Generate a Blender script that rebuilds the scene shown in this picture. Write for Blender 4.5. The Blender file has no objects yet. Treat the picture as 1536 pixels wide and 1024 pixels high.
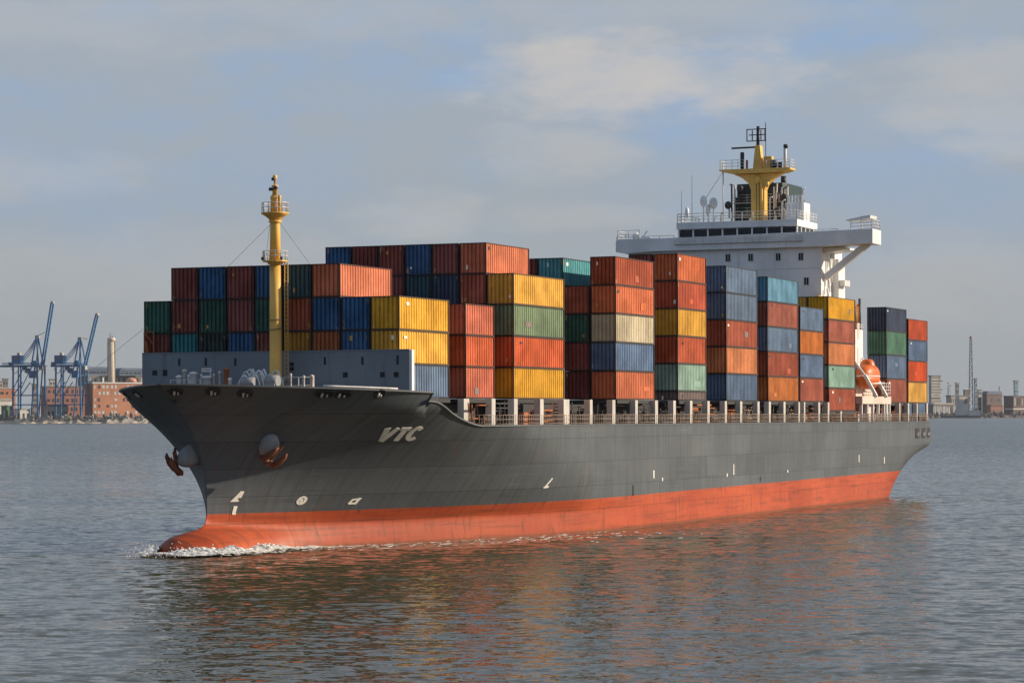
import bpy, math, random
import numpy as np
from mathutils import Vector, Matrix

SC = bpy.context.scene
COL = SC.collection
random.seed(7)
R = math.radians

# ------------------------------------------------------------------ camera
CAM_H = 10.1
FPX = 3997.0                     # focal length in pixels of the 1536 px wide photograph
HOR = 623.0                      # row of the horizon
cam_d = bpy.data.cameras.new("Camera")
cam = bpy.data.objects.new("Camera", cam_d)
COL.objects.link(cam)
cam.location = (0, 0, CAM_H)
cam.rotation_euler = (R(90), R(0.22), 0)
cam_d.sensor_width = 36.0
cam_d.lens = FPX / 1536 * 36.0
cam_d.shift_y = (HOR - 512) / 1536
cam_d.clip_start = 1.0
cam_d.clip_end = 60000.0
SC.camera = cam
SC.view_settings.view_transform = 'Standard'
SC.view_settings.look = 'None'
SC.view_settings.gamma = 1.0
SC.view_settings.exposure = 0.28
SC.cycles.max_bounces = 6
SC.cycles.transparent_max_bounces = 8

# ------------------------------------------------------------------ light
SUN_EL, SUN_AZ = R(23), R(6)            # azimuth counter-clockwise from +X
sd = bpy.data.lights.new("sun", 'SUN')
sd.energy = 5.0
sd.angle = R(0.5)
sd.color = (1.0, 0.84, 0.66)
sun = bpy.data.objects.new("sun", sd)
COL.objects.link(sun)
sv = Vector((math.cos(SUN_EL) * math.cos(SUN_AZ), math.cos(SUN_EL) * math.sin(SUN_AZ), math.sin(SUN_EL)))
sun.rotation_euler = sv.to_track_quat('Z', 'Y').to_euler()
sun.location = (300, -100, 200)

world = bpy.data.worlds.new("World")
SC.world = world
world.use_nodes = True


class NT:
    """Small helper round a node tree."""
    def __init__(self, nt):
        self.nt = nt
        nt.nodes.clear()

    def n(self, typ, **kw):
        nd = self.nt.nodes.new(typ)
        for k, v in kw.items():
            setattr(nd, k, v)
        return nd

    def put(self, sock, v):
        if isinstance(v, bpy.types.NodeSocket):
            self.nt.links.new(v, sock)
        elif v is not None:
            if hasattr(sock.default_value, '__len__') and not hasattr(v, '__len__'):
                v = (v,) * len(sock.default_value)
            if hasattr(sock.default_value, '__len__') and len(sock.default_value) == 4 and len(v) == 3:
                v = (*v, 1)
            sock.default_value = v

    def math(self, op, a, b=None, c=None, clamp=False):
        nd = self.n('ShaderNodeMath', operation=op, use_clamp=clamp)
        for i, v in enumerate((a, b, c)):
            if v is not None:
                self.put(nd.inputs[i], v)
        return nd.outputs[0]

    def vmath(self, op, a, b=None):
        nd = self.n('ShaderNodeVectorMath', operation=op)
        self.put(nd.inputs[0], a)
        if b is not None:
            self.put(nd.inputs[1], b)
        return nd.outputs[0]

    def mix(self, f, a, b, blend='MIX'):
        nd = self.n('ShaderNodeMix', data_type='RGBA', blend_type=blend)
        self.put(nd.inputs[0], f)
        self.put(nd.inputs[6], a)
        self.put(nd.inputs[7], b)
        return nd.outputs[2]

    def noise(self, vec, scale, detail=4, rough=0.55, dist=0.0):
        nd = self.n('ShaderNodeTexNoise')
        self.put(nd.inputs['Vector'], vec)
        nd.inputs['Scale'].default_value = scale
        nd.inputs['Detail'].default_value = detail
        nd.inputs['Roughness'].default_value = rough
        nd.inputs['Distortion'].default_value = dist
        return nd.outputs[0]

    def step(self, v, lo, hi, smooth=True):
        nd = self.n('ShaderNodeMapRange', interpolation_type='SMOOTHSTEP' if smooth else 'LINEAR')
        self.put(nd.inputs[0], v)
        nd.inputs[1].default_value = lo
        nd.inputs[2].default_value = hi
        return nd.outputs[0]

    def sep(self, v):
        nd = self.n('ShaderNodeSeparateXYZ')
        self.put(nd.inputs[0], v)
        return nd.outputs

    def comb(self, x, y, z):
        nd = self.n('ShaderNodeCombineXYZ')
        for i, v in enumerate((x, y, z)):
            self.put(nd.inputs[i], v)
        return nd.outputs[0]


def build_world():
    t = NT(world.node_tree)
    sky = t.n('ShaderNodeTexSky', sky_type='NISHITA')
    sky.sun_disc = False
    sky.sun_elevation = SUN_EL
    sky.sun_rotation = R(84)
    sky.air_density = 1.0
    sky.dust_density = 1.5
    sky.ozone_density = 1.5
    d = t.n('ShaderNodeTexCoord').outputs['Generated']
    x, y, z = t.sep(d)
    el = t.math('MAXIMUM', z, 0.0)
    az = t.math('ARCTAN2', x, y)
    p = t.comb(az, t.math('MULTIPLY', z, 2.6), 0.0)
    warp = t.noise(p, 22, 5, 0.6)
    n1 = t.noise(p, 7.0, 6, 0.55, 0.3)
    n2 = t.noise(p, 24.0, 5, 0.6, 0.2)
    # veil of thin grey cloud, thicker towards the horizon
    blue = t.mix(t.step(el, 0.0, 0.17), (0.325, 0.352, 0.385), (0.25, 0.385, 0.60))
    gray = t.mix(t.step(el, 0.0, 0.17), (0.325, 0.350, 0.375), (0.330, 0.38, 0.45))
    veil = t.step(t.math('ADD', t.math('MULTIPLY', n1, 0.8), t.math('MULTIPLY', n2, 0.3)), 0.38, 0.62)
    col = t.mix(veil, blue, gray)

    def blob(a0, e0, sa, se, k):
        da = t.math('DIVIDE', t.math('SUBTRACT', az, a0), sa)
        de = t.math('DIVIDE', t.math('SUBTRACT', z, e0), se)
        r2 = t.math('ADD', t.math('MULTIPLY', da, da), t.math('MULTIPLY', de, de))
        g = t.math('SUBTRACT', 1.0, r2)
        g = t.math('ADD', g, t.math('MULTIPLY', t.math('SUBTRACT', warp, 0.5), 3.6))
        return t.math('MULTIPLY', t.step(g, -0.4, 1.2), k)
    cl = blob(0.05, 0.126, 0.060, 0.019, 0.95)
    for a in ((0.013, 0.098, 0.035, 0.012, 0.4), (-0.035, 0.075, 0.03, 0.010, 0.38), (0.02, 0.074, 0.04, 0.006, 0.25), (-0.15, 0.145, 0.08, 0.014, 0.28),
              (0.185, 0.115, 0.05, 0.022, 0.5), (-0.02, 0.15, 0.2, 0.012, 0.25), (-0.19, 0.09, 0.06, 0.012, 0.3), (0.17, 0.05, 0.06, 0.018, 0.25), (-0.13, 0.055, 0.07, 0.02, 0.2)):
        cl = t.math('MAXIMUM', cl, blob(*a))
    col = t.mix(cl, col, (0.52, 0.495, 0.48))
    # high sky behind and above the picture: unseen, tones set for the fill light
    hi = t.step(z, 0.2, 0.75)
    col = t.mix(hi, col, t.mix(t.step(n1, 0.4, 0.65), (0.15, 0.235, 0.41), (0.32, 0.365, 0.45)))
    back = t.step(t.math('MULTIPLY', y, -1.0), -0.2, 0.8)
    col = t.mix(t.math('MULTIPLY', back, 0.7), col, (0.25, 0.32, 0.44))
    bgsky = t.n('ShaderNodeBackground')
    t.put(bgsky.inputs[0], sky.outputs[0])
    bgsky.inputs[1].default_value = 0.06
    bgc = t.n('ShaderNodeBackground')
    t.put(bgc.inputs[0], col)
    bgc.inputs[1].default_value = 0.95
    mx = t.n('ShaderNodeMixShader')
    mx.inputs[0].default_value = 0.88
    t.nt.links.new(bgsky.outputs[0], mx.inputs[1])
    t.nt.links.new(bgc.outputs[0], mx.inputs[2])
    out = t.n('ShaderNodeOutputWorld')
    t.nt.links.new(mx.outputs[0], out.inputs[0])


build_world()

# ------------------------------------------------------------------ ship frame
ANG = R(22.8)
SA, CA = math.sin(ANG), math.cos(ANG)
CX, CZ = -18.7, 208.25                    # centreline at the front of the first container block
K0 = None


def W(v, u, w=0.0):
    """ship coordinates (to port, aft, up) -> world"""
    return Vector((CX + v * CA + u * SA, CZ - v * SA + u * CA, w))


def px(v, u, w):
    p = W(v, u, w)
    return 768 + FPX * p.x / p.y, HOR - FPX * (p.z - CAM_H) / p.y


def u_of_x(x, v):
    """aft position on the line v whose picture column is x"""
    a = (x - 768) / FPX
    # CX+v*CA+u*SA = a*(CZ-v*SA+u*CA)
    return (a * (CZ - v * SA) - CX - v * CA) / (SA - a * CA)


def w_of_y(y, v, u):
    return CAM_H + (HOR - y) * W(v, u).y / FPX


# ------------------------------------------------------------------ materials
MATS = {}


def paint(name, col, rough=0.5, dirt=0.25, rust=0.0, scale=1.0, metallic=0.0, streak=0.35, spec=0.4, dirtcol=(0.06, 0.045, 0.035)):
    """painted or weathered surface: broad tone variation, vertical streaks, specks of rust"""
    if name in MATS:
        return MATS[name]
    m = bpy.data.materials.new(name)
    m.use_nodes = True
    t = NT(m.node_tree)
    tc = t.n('ShaderNodeTexCoord').outputs['Object']
    rnd = t.n('ShaderNodeObjectInfo').outputs['Random']
    off = t.math('MULTIPLY', rnd, 57.0)
    v = t.vmath('ADD', tc, t.comb(off, off, off))
    broad = t.noise(v, 0.45 * scale, 4)
    st = t.noise(t.vmath('MULTIPLY', v, (3.0 * scale, 3.0 * scale, 0.25 * scale)), 1.0, 4, 0.6)
    fine = t.noise(v, 6.0 * scale, 5, 0.65)
    c = t.mix(t.step(broad, 0.3, 0.75), tuple(a * 0.9 for a in col), tuple(min(1, a * 1.12) for a in col))
    c = t.mix(t.math('MULTIPLY', t.step(st, 0.5, 0.78), streak), c, dirtcol)
    c = t.mix(t.math('MULTIPLY', t.step(fine, 0.55, 0.8), dirt), c, dirtcol)
    if rust > 0:
        rn = t.noise(t.vmath('MULTIPLY', v, (1.6, 1.6, 0.8)), 1.3 * scale, 7, 0.72)
        c = t.mix(t.step(rn, 0.70 - rust * 0.12, 0.74 - rust * 0.12), c, (0.30, 0.13, 0.045))
    b = t.n('ShaderNodeBsdfPrincipled')
    t.put(b.inputs['Base Color'], c)
    t.put(b.inputs['Roughness'], t.math('ADD', t.math('MULTIPLY', fine, 0.25), rough - 0.12))
    b.inputs['Metallic'].default_value = metallic
    b.inputs['Specular IOR Level'].default_value = spec
    o = t.n('ShaderNodeOutputMaterial')
    t.nt.links.new(b.outputs[0], o.inputs[0])
    MATS[name] = m
    return m


def hull_mat():
    m = bpy.data.materials.new("hull_paint")
    m.use_nodes = True
    t = NT(m.node_tree)
    tc = t.n('ShaderNodeTexCoord').outputs['Object']
    X, Y, Z = t.sep(tc)
    v2 = t.comb(Y, Z, 0.0)
    br = t.n('ShaderNodeTexBrick')
    t.put(br.inputs['Vector'], v2)
    br.inputs['Color1'].default_value = (0.89, 0.89, 0.89, 1)
    br.inputs['Color2'].default_value = (1.1, 1.1, 1.1, 1)
    br.inputs['Mortar'].default_value = (0.42, 0.42, 0.42, 1)
    br.inputs['Scale'].default_value = 1.0
    br.inputs['Mortar Size'].default_value = 0.022
    br.inputs['Mortar Smooth'].default_value = 0.4
    br.inputs['Brick Width'].default_value = 9.0
    br.inputs['Row Height'].default_value = 2.05
    br.inputs['Bias'].default_value = 0.0
    broad = t.noise(v2, 0.12, 5, 0.6)
    st = t.noise(t.comb(t.math('MULTIPLY', Y, 2.2), t.math('MULTIPLY', Z, 0.16), 0.0), 1.0, 5, 0.65)
    st2 = t.noise(t.comb(t.math('MULTIPLY', Y, 7.0), t.math('MULTIPLY', Z, 0.35), 4.0), 1.0, 4, 0.6)
    fine = t.noise(tc, 3.0, 5, 0.65)
    gray = t.mix(t.step(broad, 0.3, 0.7), (0.074, 0.088, 0.098), (0.106, 0.120, 0.129))
    gray = t.mix(t.math('MULTIPLY', t.step(st, 0.42, 0.72), 0.6), gray, (0.07, 0.066, 0.06))
    gray = t.mix(t.math('MULTIPLY', t.step(st2, 0.55, 0.8), 0.35), gray, (0.20, 0.195, 0.18))
    rst = t.noise(t.comb(t.math('MULTIPLY', Y, 1.1), t.math('MULTIPLY', Z, 0.22), 9.0), 1.0, 6, 0.7)
    gray = t.mix(t.math('MULTIPLY', t.step(rst, 0.58, 0.72), 0.55), gray, (0.15, 0.08, 0.045))
    # long fender scrapes and grime just above the boot-top
    scr = t.noise(t.comb(t.math('MULTIPLY', Y, 0.09), t.math('MULTIPLY', Z, 3.5), 5.0), 1.0, 7, 0.72)
    low = t.step(Z, 7.5, 3.0)
    gray = t.mix(t.math('MULTIPLY', t.step(scr, 0.55, 0.68), t.math('ADD', t.math('MULTIPLY', low, 0.45), 0.15)), gray, (0.045, 0.042, 0.04))
    gray = t.mix(t.math('MULTIPLY', t.step(scr, 0.40, 0.30), 0.35), gray, (0.19, 0.19, 0.185))
    # boot-top: scuffed antifouling red
    sc = t.noise(t.comb(t.math('MULTIPLY', Y, 0.13), t.math('MULTIPLY', Z, 2.2), 2.0), 1.0, 6, 0.68)
    vs = t.noise(t.comb(t.math('MULTIPLY', Y, 1.6), t.math('MULTIPLY', Z, 0.4), 7.0), 1.0, 6, 0.68)
    red = t.mix(t.step(broad, 0.3, 0.7), (0.36, 0.060, 0.022), (0.44, 0.088, 0.032))
    red = t.mix(t.math('MULTIPLY', t.step(sc, 0.46, 0.76), 0.75), red, (0.12, 0.035, 0.02))
    red = t.mix(t.math('MULTIPLY', t.step(vs, 0.52, 0.70), 0.7), red, (0.10, 0.04, 0.025))
    red = t.mix(t.math('MULTIPLY', t.step(fine, 0.55, 0.75), 0.2), red, (0.50, 0.16, 0.09))
    wet = t.step(t.math('ADD', Z, t.math('MULTIPLY', t.math('SUBTRACT', st, 0.5), 0.5)), 0.42, 0.12)
    red = t.mix(t.math('MULTIPLY', wet, 0.6), red, (0.09, 0.05, 0.02))
    line = t.math('ADD', t.math('MULTIPLY', Y, 0.0028), 2.86)
    f = t.step(t.math('SUBTRACT', Z, line), -0.012, 0.012)
    c = t.mix(f, red, gray)
    c = t.mix(1.0, c, br.outputs['Color'], 'MULTIPLY')
    bump = t.n('ShaderNodeBump')
    bump.inputs['Strength'].default_value = 0.35
    bump.inputs['Distance'].default_value = 0.05
    frames = t.math('SINE', t.math('MULTIPLY', Y, 2 * math.pi / 0.85))
    strk = t.math('SINE', t.math('MULTIPLY', Z, 2 * math.pi / 2.05))
    h = t.math('ADD', t.math('MULTIPLY', frames, 0.12), t.math('MULTIPLY', strk, 0.08))
    h = t.math('ADD', h, t.math('MULTIPLY', t.noise(v2, 0.5, 3), 0.9))
    h = t.math('ADD', h, t.math('MULTIPLY', br.outputs['Fac'], 0.35))
    t.put(bump.inputs['Height'], h)
    b = t.n('ShaderNodeBsdfPrincipled')
    t.put(b.inputs['Base Color'], c)
    t.put(b.inputs['Roughness'], t.math('ADD', t.math('MULTIPLY', st, 0.2), 0.42))
    b.inputs['Specular IOR Level'].default_value = 0.22
    t.put(b.inputs['Normal'], bump.outputs[0])
    o = t.n('ShaderNodeOutputMaterial')
    t.nt.links.new(b.outputs[0], o.inputs[0])
    return m


def water_mat():
    m = bpy.data.materials.new("river_water")
    m.use_nodes = True
    t = NT(m.node_tree)
    pos = t.n('ShaderNodeNewGeometry').outputs['Position']
    def stretch(a, rot):
        mp = t.n('ShaderNodeMapping')
        mp.inputs['Rotation'].default_value = (0, 0, R(rot))
        mp.inputs['Scale'].default_value = a
        t.nt.links.new(pos, mp.inputs[0])
        return mp.outputs[0]
    def slope(vec, scale, detail, rough, amp):
        nd = t.n('ShaderNodeTexNoise')
        t.put(nd.inputs['Vector'], vec)
        nd.inputs['Scale'].default_value = scale
        nd.inputs['Detail'].default_value = detail
        nd.inputs['Roughness'].default_value = rough
        c = t.vmath('SUBTRACT', nd.outputs['Color'], (0.5, 0.5, 0.5))
        return t.vmath('MULTIPLY', c, (amp * 0.7, amp, 0.0))
    gust = t.step(t.noise(stretch((0.35, 1.0, 1), 3), 0.02, 4, 0.6), 0.32, 0.68)
    sl = t.vmath('ADD', slope(stretch((0.62, 0.85, 1), 5), 1.45, 2.5, 0.6, 0.88), t.vmath('ADD', slope(stretch((0.8, 1.2, 1), -9), 4.5, 2, 0.6, 0.30), slope(stretch((0.6, 1.4, 1), -12), 0.22, 3, 0.6, 0.16)))
    g = t.math('ADD', t.math('MULTIPLY', gust, 0.5), 0.6)
    sl = t.vmath('MULTIPLY', sl, t.comb(g, g, 0.0))
    # normals tilted to the camera side, more with distance, to shape the reflections
    lean = t.math('MULTIPLY', t.math('ADD', t.step(t.sep(pos)[1], 250.0, 900.0), 0.95), -0.070)
    sl = t.vmath('ADD', sl, t.comb(0.0, lean, 0.0))
    nrm = t.vmath('NORMALIZE', t.vmath('ADD', t.n('ShaderNodeNewGeometry').outputs['Normal'], sl))
    b = t.n('ShaderNodeBsdfPrincipled')
    b.inputs['Base Color'].default_value = (0.060, 0.054, 0.022, 1)
    b.inputs['Roughness'].default_value = 0.06
    b.inputs['IOR'].default_value = 1.333
    t.put(b.inputs['Normal'], nrm)
    o = t.n('ShaderNodeOutputMaterial')
    t.nt.links.new(b.outputs[0], o.inputs[0])
    return m


def foam_mat():
    m = bpy.data.materials.new("foam")
    m.use_nodes = True
    t = NT(m.node_tree)
    uv = t.n('ShaderNodeAttribute', attribute_name='dens').outputs['Fac']
    pos = t.n('ShaderNodeNewGeometry').outputs['Position']
    n = t.noise(t.vmath('MULTIPLY', pos, (1.0, 1.0, 1.0)), 1.3, 7, 0.70, 0.3)
    a = t.step(t.math('ADD', n, t.math('MULTIPLY', t.math('SUBTRACT', uv, 0.5), 0.55)), 0.45, 0.62)
    b = t.n('ShaderNodeBsdfPrincipled')
    b.inputs['Base Color'].default_value = (0.78, 0.76, 0.70, 1)
    b.inputs['Roughness'].default_value = 0.8
    t.put(b.inputs['Alpha'], a)
    o = t.n('ShaderNodeOutputMaterial')
    t.nt.links.new(b.outputs[0], o.inputs[0])
    return m


M_HULL = hull_mat()
M_WATER = water_mat()
M_FOAM = foam_mat()
M_WHITE = paint("white_paint", (0.74, 0.74, 0.73), 0.45, 0.2, 0.06, 0.6, streak=0.26, dirtcol=(0.35, 0.30, 0.24))
M_RAIL = paint("rail_paint", (0.62, 0.60, 0.56), 0.5, 0.3, 0.3, 1.0)
M_RAILD = paint("dull_rail", (0.33, 0.25, 0.19), 0.6, 0.4, 0.8, 1.0)
M_POST = paint("post_paint", (0.50, 0.47, 0.42), 0.5, 0.3, 0.25, 1.0, streak=0.45)
M_BREAK = paint("breakwater_paint", (0.175, 0.205, 0.23), 0.5, 0.2, 0.12, 0.5, streak=0.5, dirtcol=(0.07, 0.08, 0.09))
M_MAST = paint("mast_yellow", (0.80, 0.47, 0.10), 0.4, 0.2, 0.2, 1.0, streak=0.3, dirtcol=(0.22, 0.11, 0.04))
M_DARK = paint("dark_steel", (0.035, 0.035, 0.037), 0.55, 0.3)
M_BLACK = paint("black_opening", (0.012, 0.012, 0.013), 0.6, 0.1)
M_RUST = paint("rusted_steel", (0.36, 0.115, 0.040), 0.75, 0.4, 0.0, 1.5)
M_DECK = paint("deck_paint", (0.10, 0.075, 0.06), 0.7, 0.4, 0.2, 0.6)
M_HATCH = paint("hatch_shaded_paint", (0.030, 0.029, 0.028), 0.65, 0.4, 0.3, 0.8)  # darkened beyond its paint so the sunlit gaps between posts read as shade
M_GLASS = paint("bridge_glass", (0.010, 0.012, 0.015), 0.16, 0.1, spec=0.3, streak=0.0)
M_FUNNEL = paint("funnel_teal", (0.012, 0.036, 0.042), 0.5, 0.3, 0.1)
M_ORANGE = paint("lifeboat_orange", (0.60, 0.13, 0.018), 0.45, 0.3, 0.0, 1.2)
M_CREAM = paint("letter_cream", (0.80, 0.77, 0.66), 0.55, 0.25, 0.1, 2.0)
M_GRAYBOLT = paint("bolster_gray", (0.27, 0.28, 0.285), 0.5, 0.5, 0.5)
M_BROWNW = paint("rusty_white", (0.62, 0.52, 0.44), 0.55, 0.4, 0.8, 1.0, streak=0.5, dirtcol=(0.28, 0.13, 0.06))
M_BLUEBOX = paint("machine_blue", (0.05, 0.16, 0.26), 0.5, 0.3, 0.2)
M_YELBOX = paint("machine_yellow", (0.55, 0.30, 0.06), 0.5, 0.3, 0.2)
M_ANCHOR = paint("anchor_rust", (0.17, 0.056, 0.025), 0.7, 0.6, 0.0, 2.0, streak=.5)
M_WIRE = paint("wire", (0.10, 0.09, 0.085), 0.6, 0.1)


# ------------------------------------------------------------------ mesh builder
class MB:
    def __init__(self):
        self.v, self.f, self.sm = [], [], []

    def add(self, vs, fs, smooth=False):
        b = len(self.v)
        self.v += [tuple(p) for p in vs]
        self.f += [tuple(b + i for i in q) for q in fs]
        self.sm += [smooth] * len(fs)
        return self

    def box(self, x0, x1, y0, y1, z0, z1):
        vs = [(x, y, z) for z in (z0, z1) for y in (y0, y1) for x in (x0, x1)]
        return self.add(vs, [(0, 2, 3, 1), (4, 5, 7, 6), (0, 1, 5, 4), (2, 6, 7, 3), (0, 4, 6, 2), (1, 3, 7, 5)])

    def bar(self, p, q, a, b=None, up=(0, 0, 1)):
        """square-section bar from p to q"""
        b = b or a
        p, q = Vector(p), Vector(q)
        d = (q - p).normalized()
        up = Vector(up)
        if abs(d.dot(up)) > 0.98:
            up = Vector((0, 1, 0))
        s = d.cross(up).normalized() * a / 2
        t = s.cross(d).normalized() * b / 2
        vs = [e + i * s + j * t for e in (p, q) for i, j in ((-1, -1), (1, -1), (1, 1), (-1, 1))]
        return self.add(vs, [(0, 1, 2, 3), (7, 6, 5, 4), (0, 4, 5, 1), (1, 5, 6, 2), (2, 6, 7, 3), (3, 7, 4, 0)])

    def tube(self, pts, r, n=8, cap=True):
        pts = [Vector(p) for p in pts]
        rs = r if hasattr(r, '__len__') else [r] * len(pts)
        vs, fs = [], []
        prev = None
        for i, p in enumerate(pts):
            d = (pts[min(i + 1, len(pts) - 1)] - pts[max(i - 1, 0)]).normalized()
            ref = prev if prev is not None else (Vector((0, 0, 1)) if abs(d.z) < 0.9 else Vector((1, 0, 0)))
            s = (ref - d * ref.dot(d)).normalized()
            prev = s
            t = d.cross(s)
            for k in range(n):
                a = 2 * math.pi * k / n
                vs.append(p + (s * math.cos(a) + t * math.sin(a)) * rs[i])
        for i in range(len(pts) - 1):
            for k in range(n):
                k2 = (k + 1) % n
                fs.append((i * n + k, i * n + k2, (i + 1) * n + k2, (i + 1) * n + k))
        self.add(vs, fs, True)
        if cap:
            b = len(self.v) - len(vs)
            self.f.append(tuple(b + k for k in reversed(range(n))))
            self.f.append(tuple(b + (len(pts) - 1) * n + k for k in range(n)))
            self.sm += [False, False]
        return self

    def lathe(self, prof, c=(0, 0), n=16, cap=True):
        """profile of (radius, height) about the vertical axis through c"""
        return self.tube([(c[0], c[1], h) for _, h in prof], [r for r, _ in prof], n, cap)

    def prism(self, poly, axis, a, b):
        """polygon in the plane across axis ('x','y','z'), extruded a..b"""
        def mk(p, t):
            return {'x': (t, p[0], p[1]), 'y': (p[0], t, p[1]), 'z': (p[0], p[1], t)}[axis]
        n = len(poly)
        vs = [mk(p, a) for p in poly] + [mk(p, b) for p in poly]
        fs = [tuple(range(n)), tuple(range(2 * n - 1, n - 1, -1))]
        fs += [(i, n + i, n + (i + 1) % n, (i + 1) % n) for i in range(n)]
        return self.add(vs, fs)

    def ell(self, c, r, nu=16, nv=10, mat=None):
        vs, fs = [], []
        for j in range(nv + 1):
            ph = math.pi * j / nv
            for i in range(nu):
                th = 2 * math.pi * i / nu
                p = Vector((r[0] * math.sin(ph) * math.cos(th), r[1] * math.sin(ph) * math.sin(th), r[2] * math.cos(ph)))
                if mat is not None:
                    p = mat @ p
                vs.append(Vector(c) + p)
        for j in range(nv):
            for i in range(nu):
                i2 = (i + 1) % nu
                fs.append((j * nu + i, (j + 1) * nu + i, (j + 1) * nu + i2, j * nu + i2))
        return self.add(vs, fs, True)

    def mesh(self, name):
        me = bpy.data.meshes.new(name)
        me.from_pydata(self.v, [], self.f)
        me.polygons.foreach_set('use_smooth', self.sm)
        me.update()
        import bmesh
        bm = bmesh.new()
        bm.from_mesh(me)
        bmesh.ops.recalc_face_normals(bm, faces=bm.faces)
        bm.to_mesh(me)
        bm.free()
        return me

    def build(self, name, mat, parent=None, loc=None, bevel=0.0):
        me = self.mesh(name)
        me.materials.append(mat)
        o = bpy.data.objects.new(name, me)
        COL.objects.link(o)
        if parent is not None:
            o.parent = parent
        if loc is not None:
            o.location = loc
        if bevel:
            b = o.modifiers.new("edge", 'BEVEL')
            b.width = bevel
            b.segments = 2
            b.limit_method = 'ANGLE'
        return o


def thing(name, label, cat, loc=(0, 0, 0), rz=0.0, group=None):
    o = bpy.data.objects.new(name, None)
    o.empty_display_size = 0.5
    COL.objects.link(o)
    o.location = loc
    o.rotation_euler = (0, 0, rz)
    return tag(o, label, cat, group)


def tag(o, label=None, cat=None, group=None, kind=None):
    for k, v in (("label", label), ("category", cat), ("group", group), ("kind", kind)):
        if v:
            o[k] = v
    return o


def copy_part(o, parent, loc=None):
    c = o.copy()
    COL.objects.link(c)
    c.parent = parent
    if loc is not None:
        c.location = loc
    return c


def rail_mb(pts, h=1.05, bars=3, every=1.5, r=0.035, mb=None):
    """handrail along a polyline: stanchions and horizontal bars"""
    mb = mb or MB()
    pts = [Vector(p) for p in pts]
    for k in range(1, bars + 1):
        hh = h * k / bars
        mb.tube([p + Vector((0, 0, hh)) for p in pts], r, 5)
    for a, b in zip(pts[:-1], pts[1:]):
        n = max(1, round((b - a).length / every))
        for i in range(n + 1):
            p = a.lerp(b, i / n)
            mb.tube([p, p + Vector((0, 0, h))], r * 1.1, 5)
    return mb


# ------------------------------------------------------------------ the water
def build_water():
    rng = np.random.default_rng(3)
    x0, x1, y0, y1, res = -100.0, 110.0, 60.0, 360.0, 0.62
    nx, ny = int((x1 - x0) / res) + 1, int((y1 - y0) / res) + 1
    gx, gy = np.meshgrid(np.linspace(x0, x1, nx), np.linspace(y0, y1, ny))
    z = np.zeros_like(gx)
    for k in range(70):
        lam = 2.2 * (16 / 2.2) ** rng.random()
        th = np.radians(90 + 12 + rng.normal() * 28)
        kx, ky = 2 * np.pi / lam * np.cos(th), 2 * np.pi / lam * np.sin(th)
        amp = 0.0009 * lam ** 0.8
        z += amp * np.sin(kx * gx + ky * gy + rng.random() * 6.28)
    edge = np.minimum.reduce([gx - x0, x1 - gx, gy - y0, y1 - gy])
    z *= np.clip(edge / 25.0, 0, 1) ** 2
    vs = np.stack([gx.ravel(), gy.ravel(), z.ravel()], 1)
    i = np.arange(ny - 1)[:, None] * nx + np.arange(nx - 1)[None, :]
    fs = np.stack([i, i + 1, i + nx + 1, i + nx], -1).reshape(-1, 4)
    B = 40000.0
    nb = len(vs)
    o = [(-B, -3000, 0), (B, -3000, 0), (B, B, 0), (-B, B, 0)]
    c = [(x0, y0, 0), (x1, y0, 0), (x1, y1, 0), (x0, y1, 0)]
    vall = vs.tolist() + o + c
    fall = fs.tolist() + [(nb + a, nb + (a + 1) % 4, nb + 4 + (a + 1) % 4, nb + 4 + a) for a in range(4)]
    me = bpy.data.meshes.new("water")
    me.from_pydata(vall, [], fall)
    me.polygons.foreach_set('use_smooth', [True] * len(fall))
    me.materials.append(M_WATER)
    ob = bpy.data.objects.new("water", me)
    COL.objects.link(ob)
    tag(ob, "wide river with fine ripples", kind="structure")


build_water()

# ------------------------------------------------------------------ ship: hull form
ship = thing("container_ship", "large dark grey container ship with orange red boot top under way on the river", "ship", W(0, 0, 0), -ANG)


def sstep(x, a, b):
    t = min(1, max(0, (x - a) / (b - a)))
    return t * t * (3 - 2 * t)


def lin(x, xs, ys):
    return float(np.interp(x, xs, ys))


def ustem0(w):
    return -10.6 - 7.0 * max(0.0, (w - 2.9) / 9.6) ** 2.6


BW = [-2, 0, 0.5, 0.95, 1.3, 1.55, 1.8, 2.1, 2.7]
BU = [-16.5, -16.2, -15.95, -15.5, -14.7, -13.2, -11.4, -10.75, -10.6]
BB = [3.4, 3.3, 3.1, 2.75, 2.25, 1.65, 0.9, 0.3, 0.0]


def ustem(w):
    return lin(w, BW, BU) if w < 2.7 else ustem0(w)


def ustern(w):
    return min(150.4, 143 + 1.08 * w)


def half(u, w):
    tw = min(1.0, max(0.0, (w - 2.0) / 8.7))
    L = 48 - 19 * tw
    n = 1.9 + 1.1 * tw
    us = ustem0(max(w, 2.9))
    xi = min(1.0, max(0.0, (u - us) / L))
    b = 16 * (1 - (1 - xi) ** n)
    if w < 2.7:
        xb = min(1.0, max(0.0, (u - ustem(w)) / 5.0))
        bb = lin(w, BW, BB) * (1 - (1 - xb) ** 2.4) ** 0.62
        b = (b ** 3 + bb ** 3) ** (1 / 3)
    ua, ue = 119 + 2.0 * w, ustern(w)
    if u > ua:
        eta = min(1.0, (u - ua) / max(1.0, ue - ua))
        c = 1.0 - 0.95 * sstep(w, 1.0, 6.4)
        b *= max(0.0, 1 - c * eta ** 3.4)
    return b


def half_s(u, w):
    return half(u, w) * (0.84 + 0.16 * sstep(u, -4, 40))


def topw(u):
    if u <= -1.2:
        return 12.5 - 0.55 * (u + 17.6) / 15.4
    if u < 4.4:
        t = (u + 1.2) / 5.6
        return 11.25 - 1.9 * sstep(t, 0.05, 1.0) * 1.0
    return 9.35 - 0.15 * (u / 149)


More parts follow.
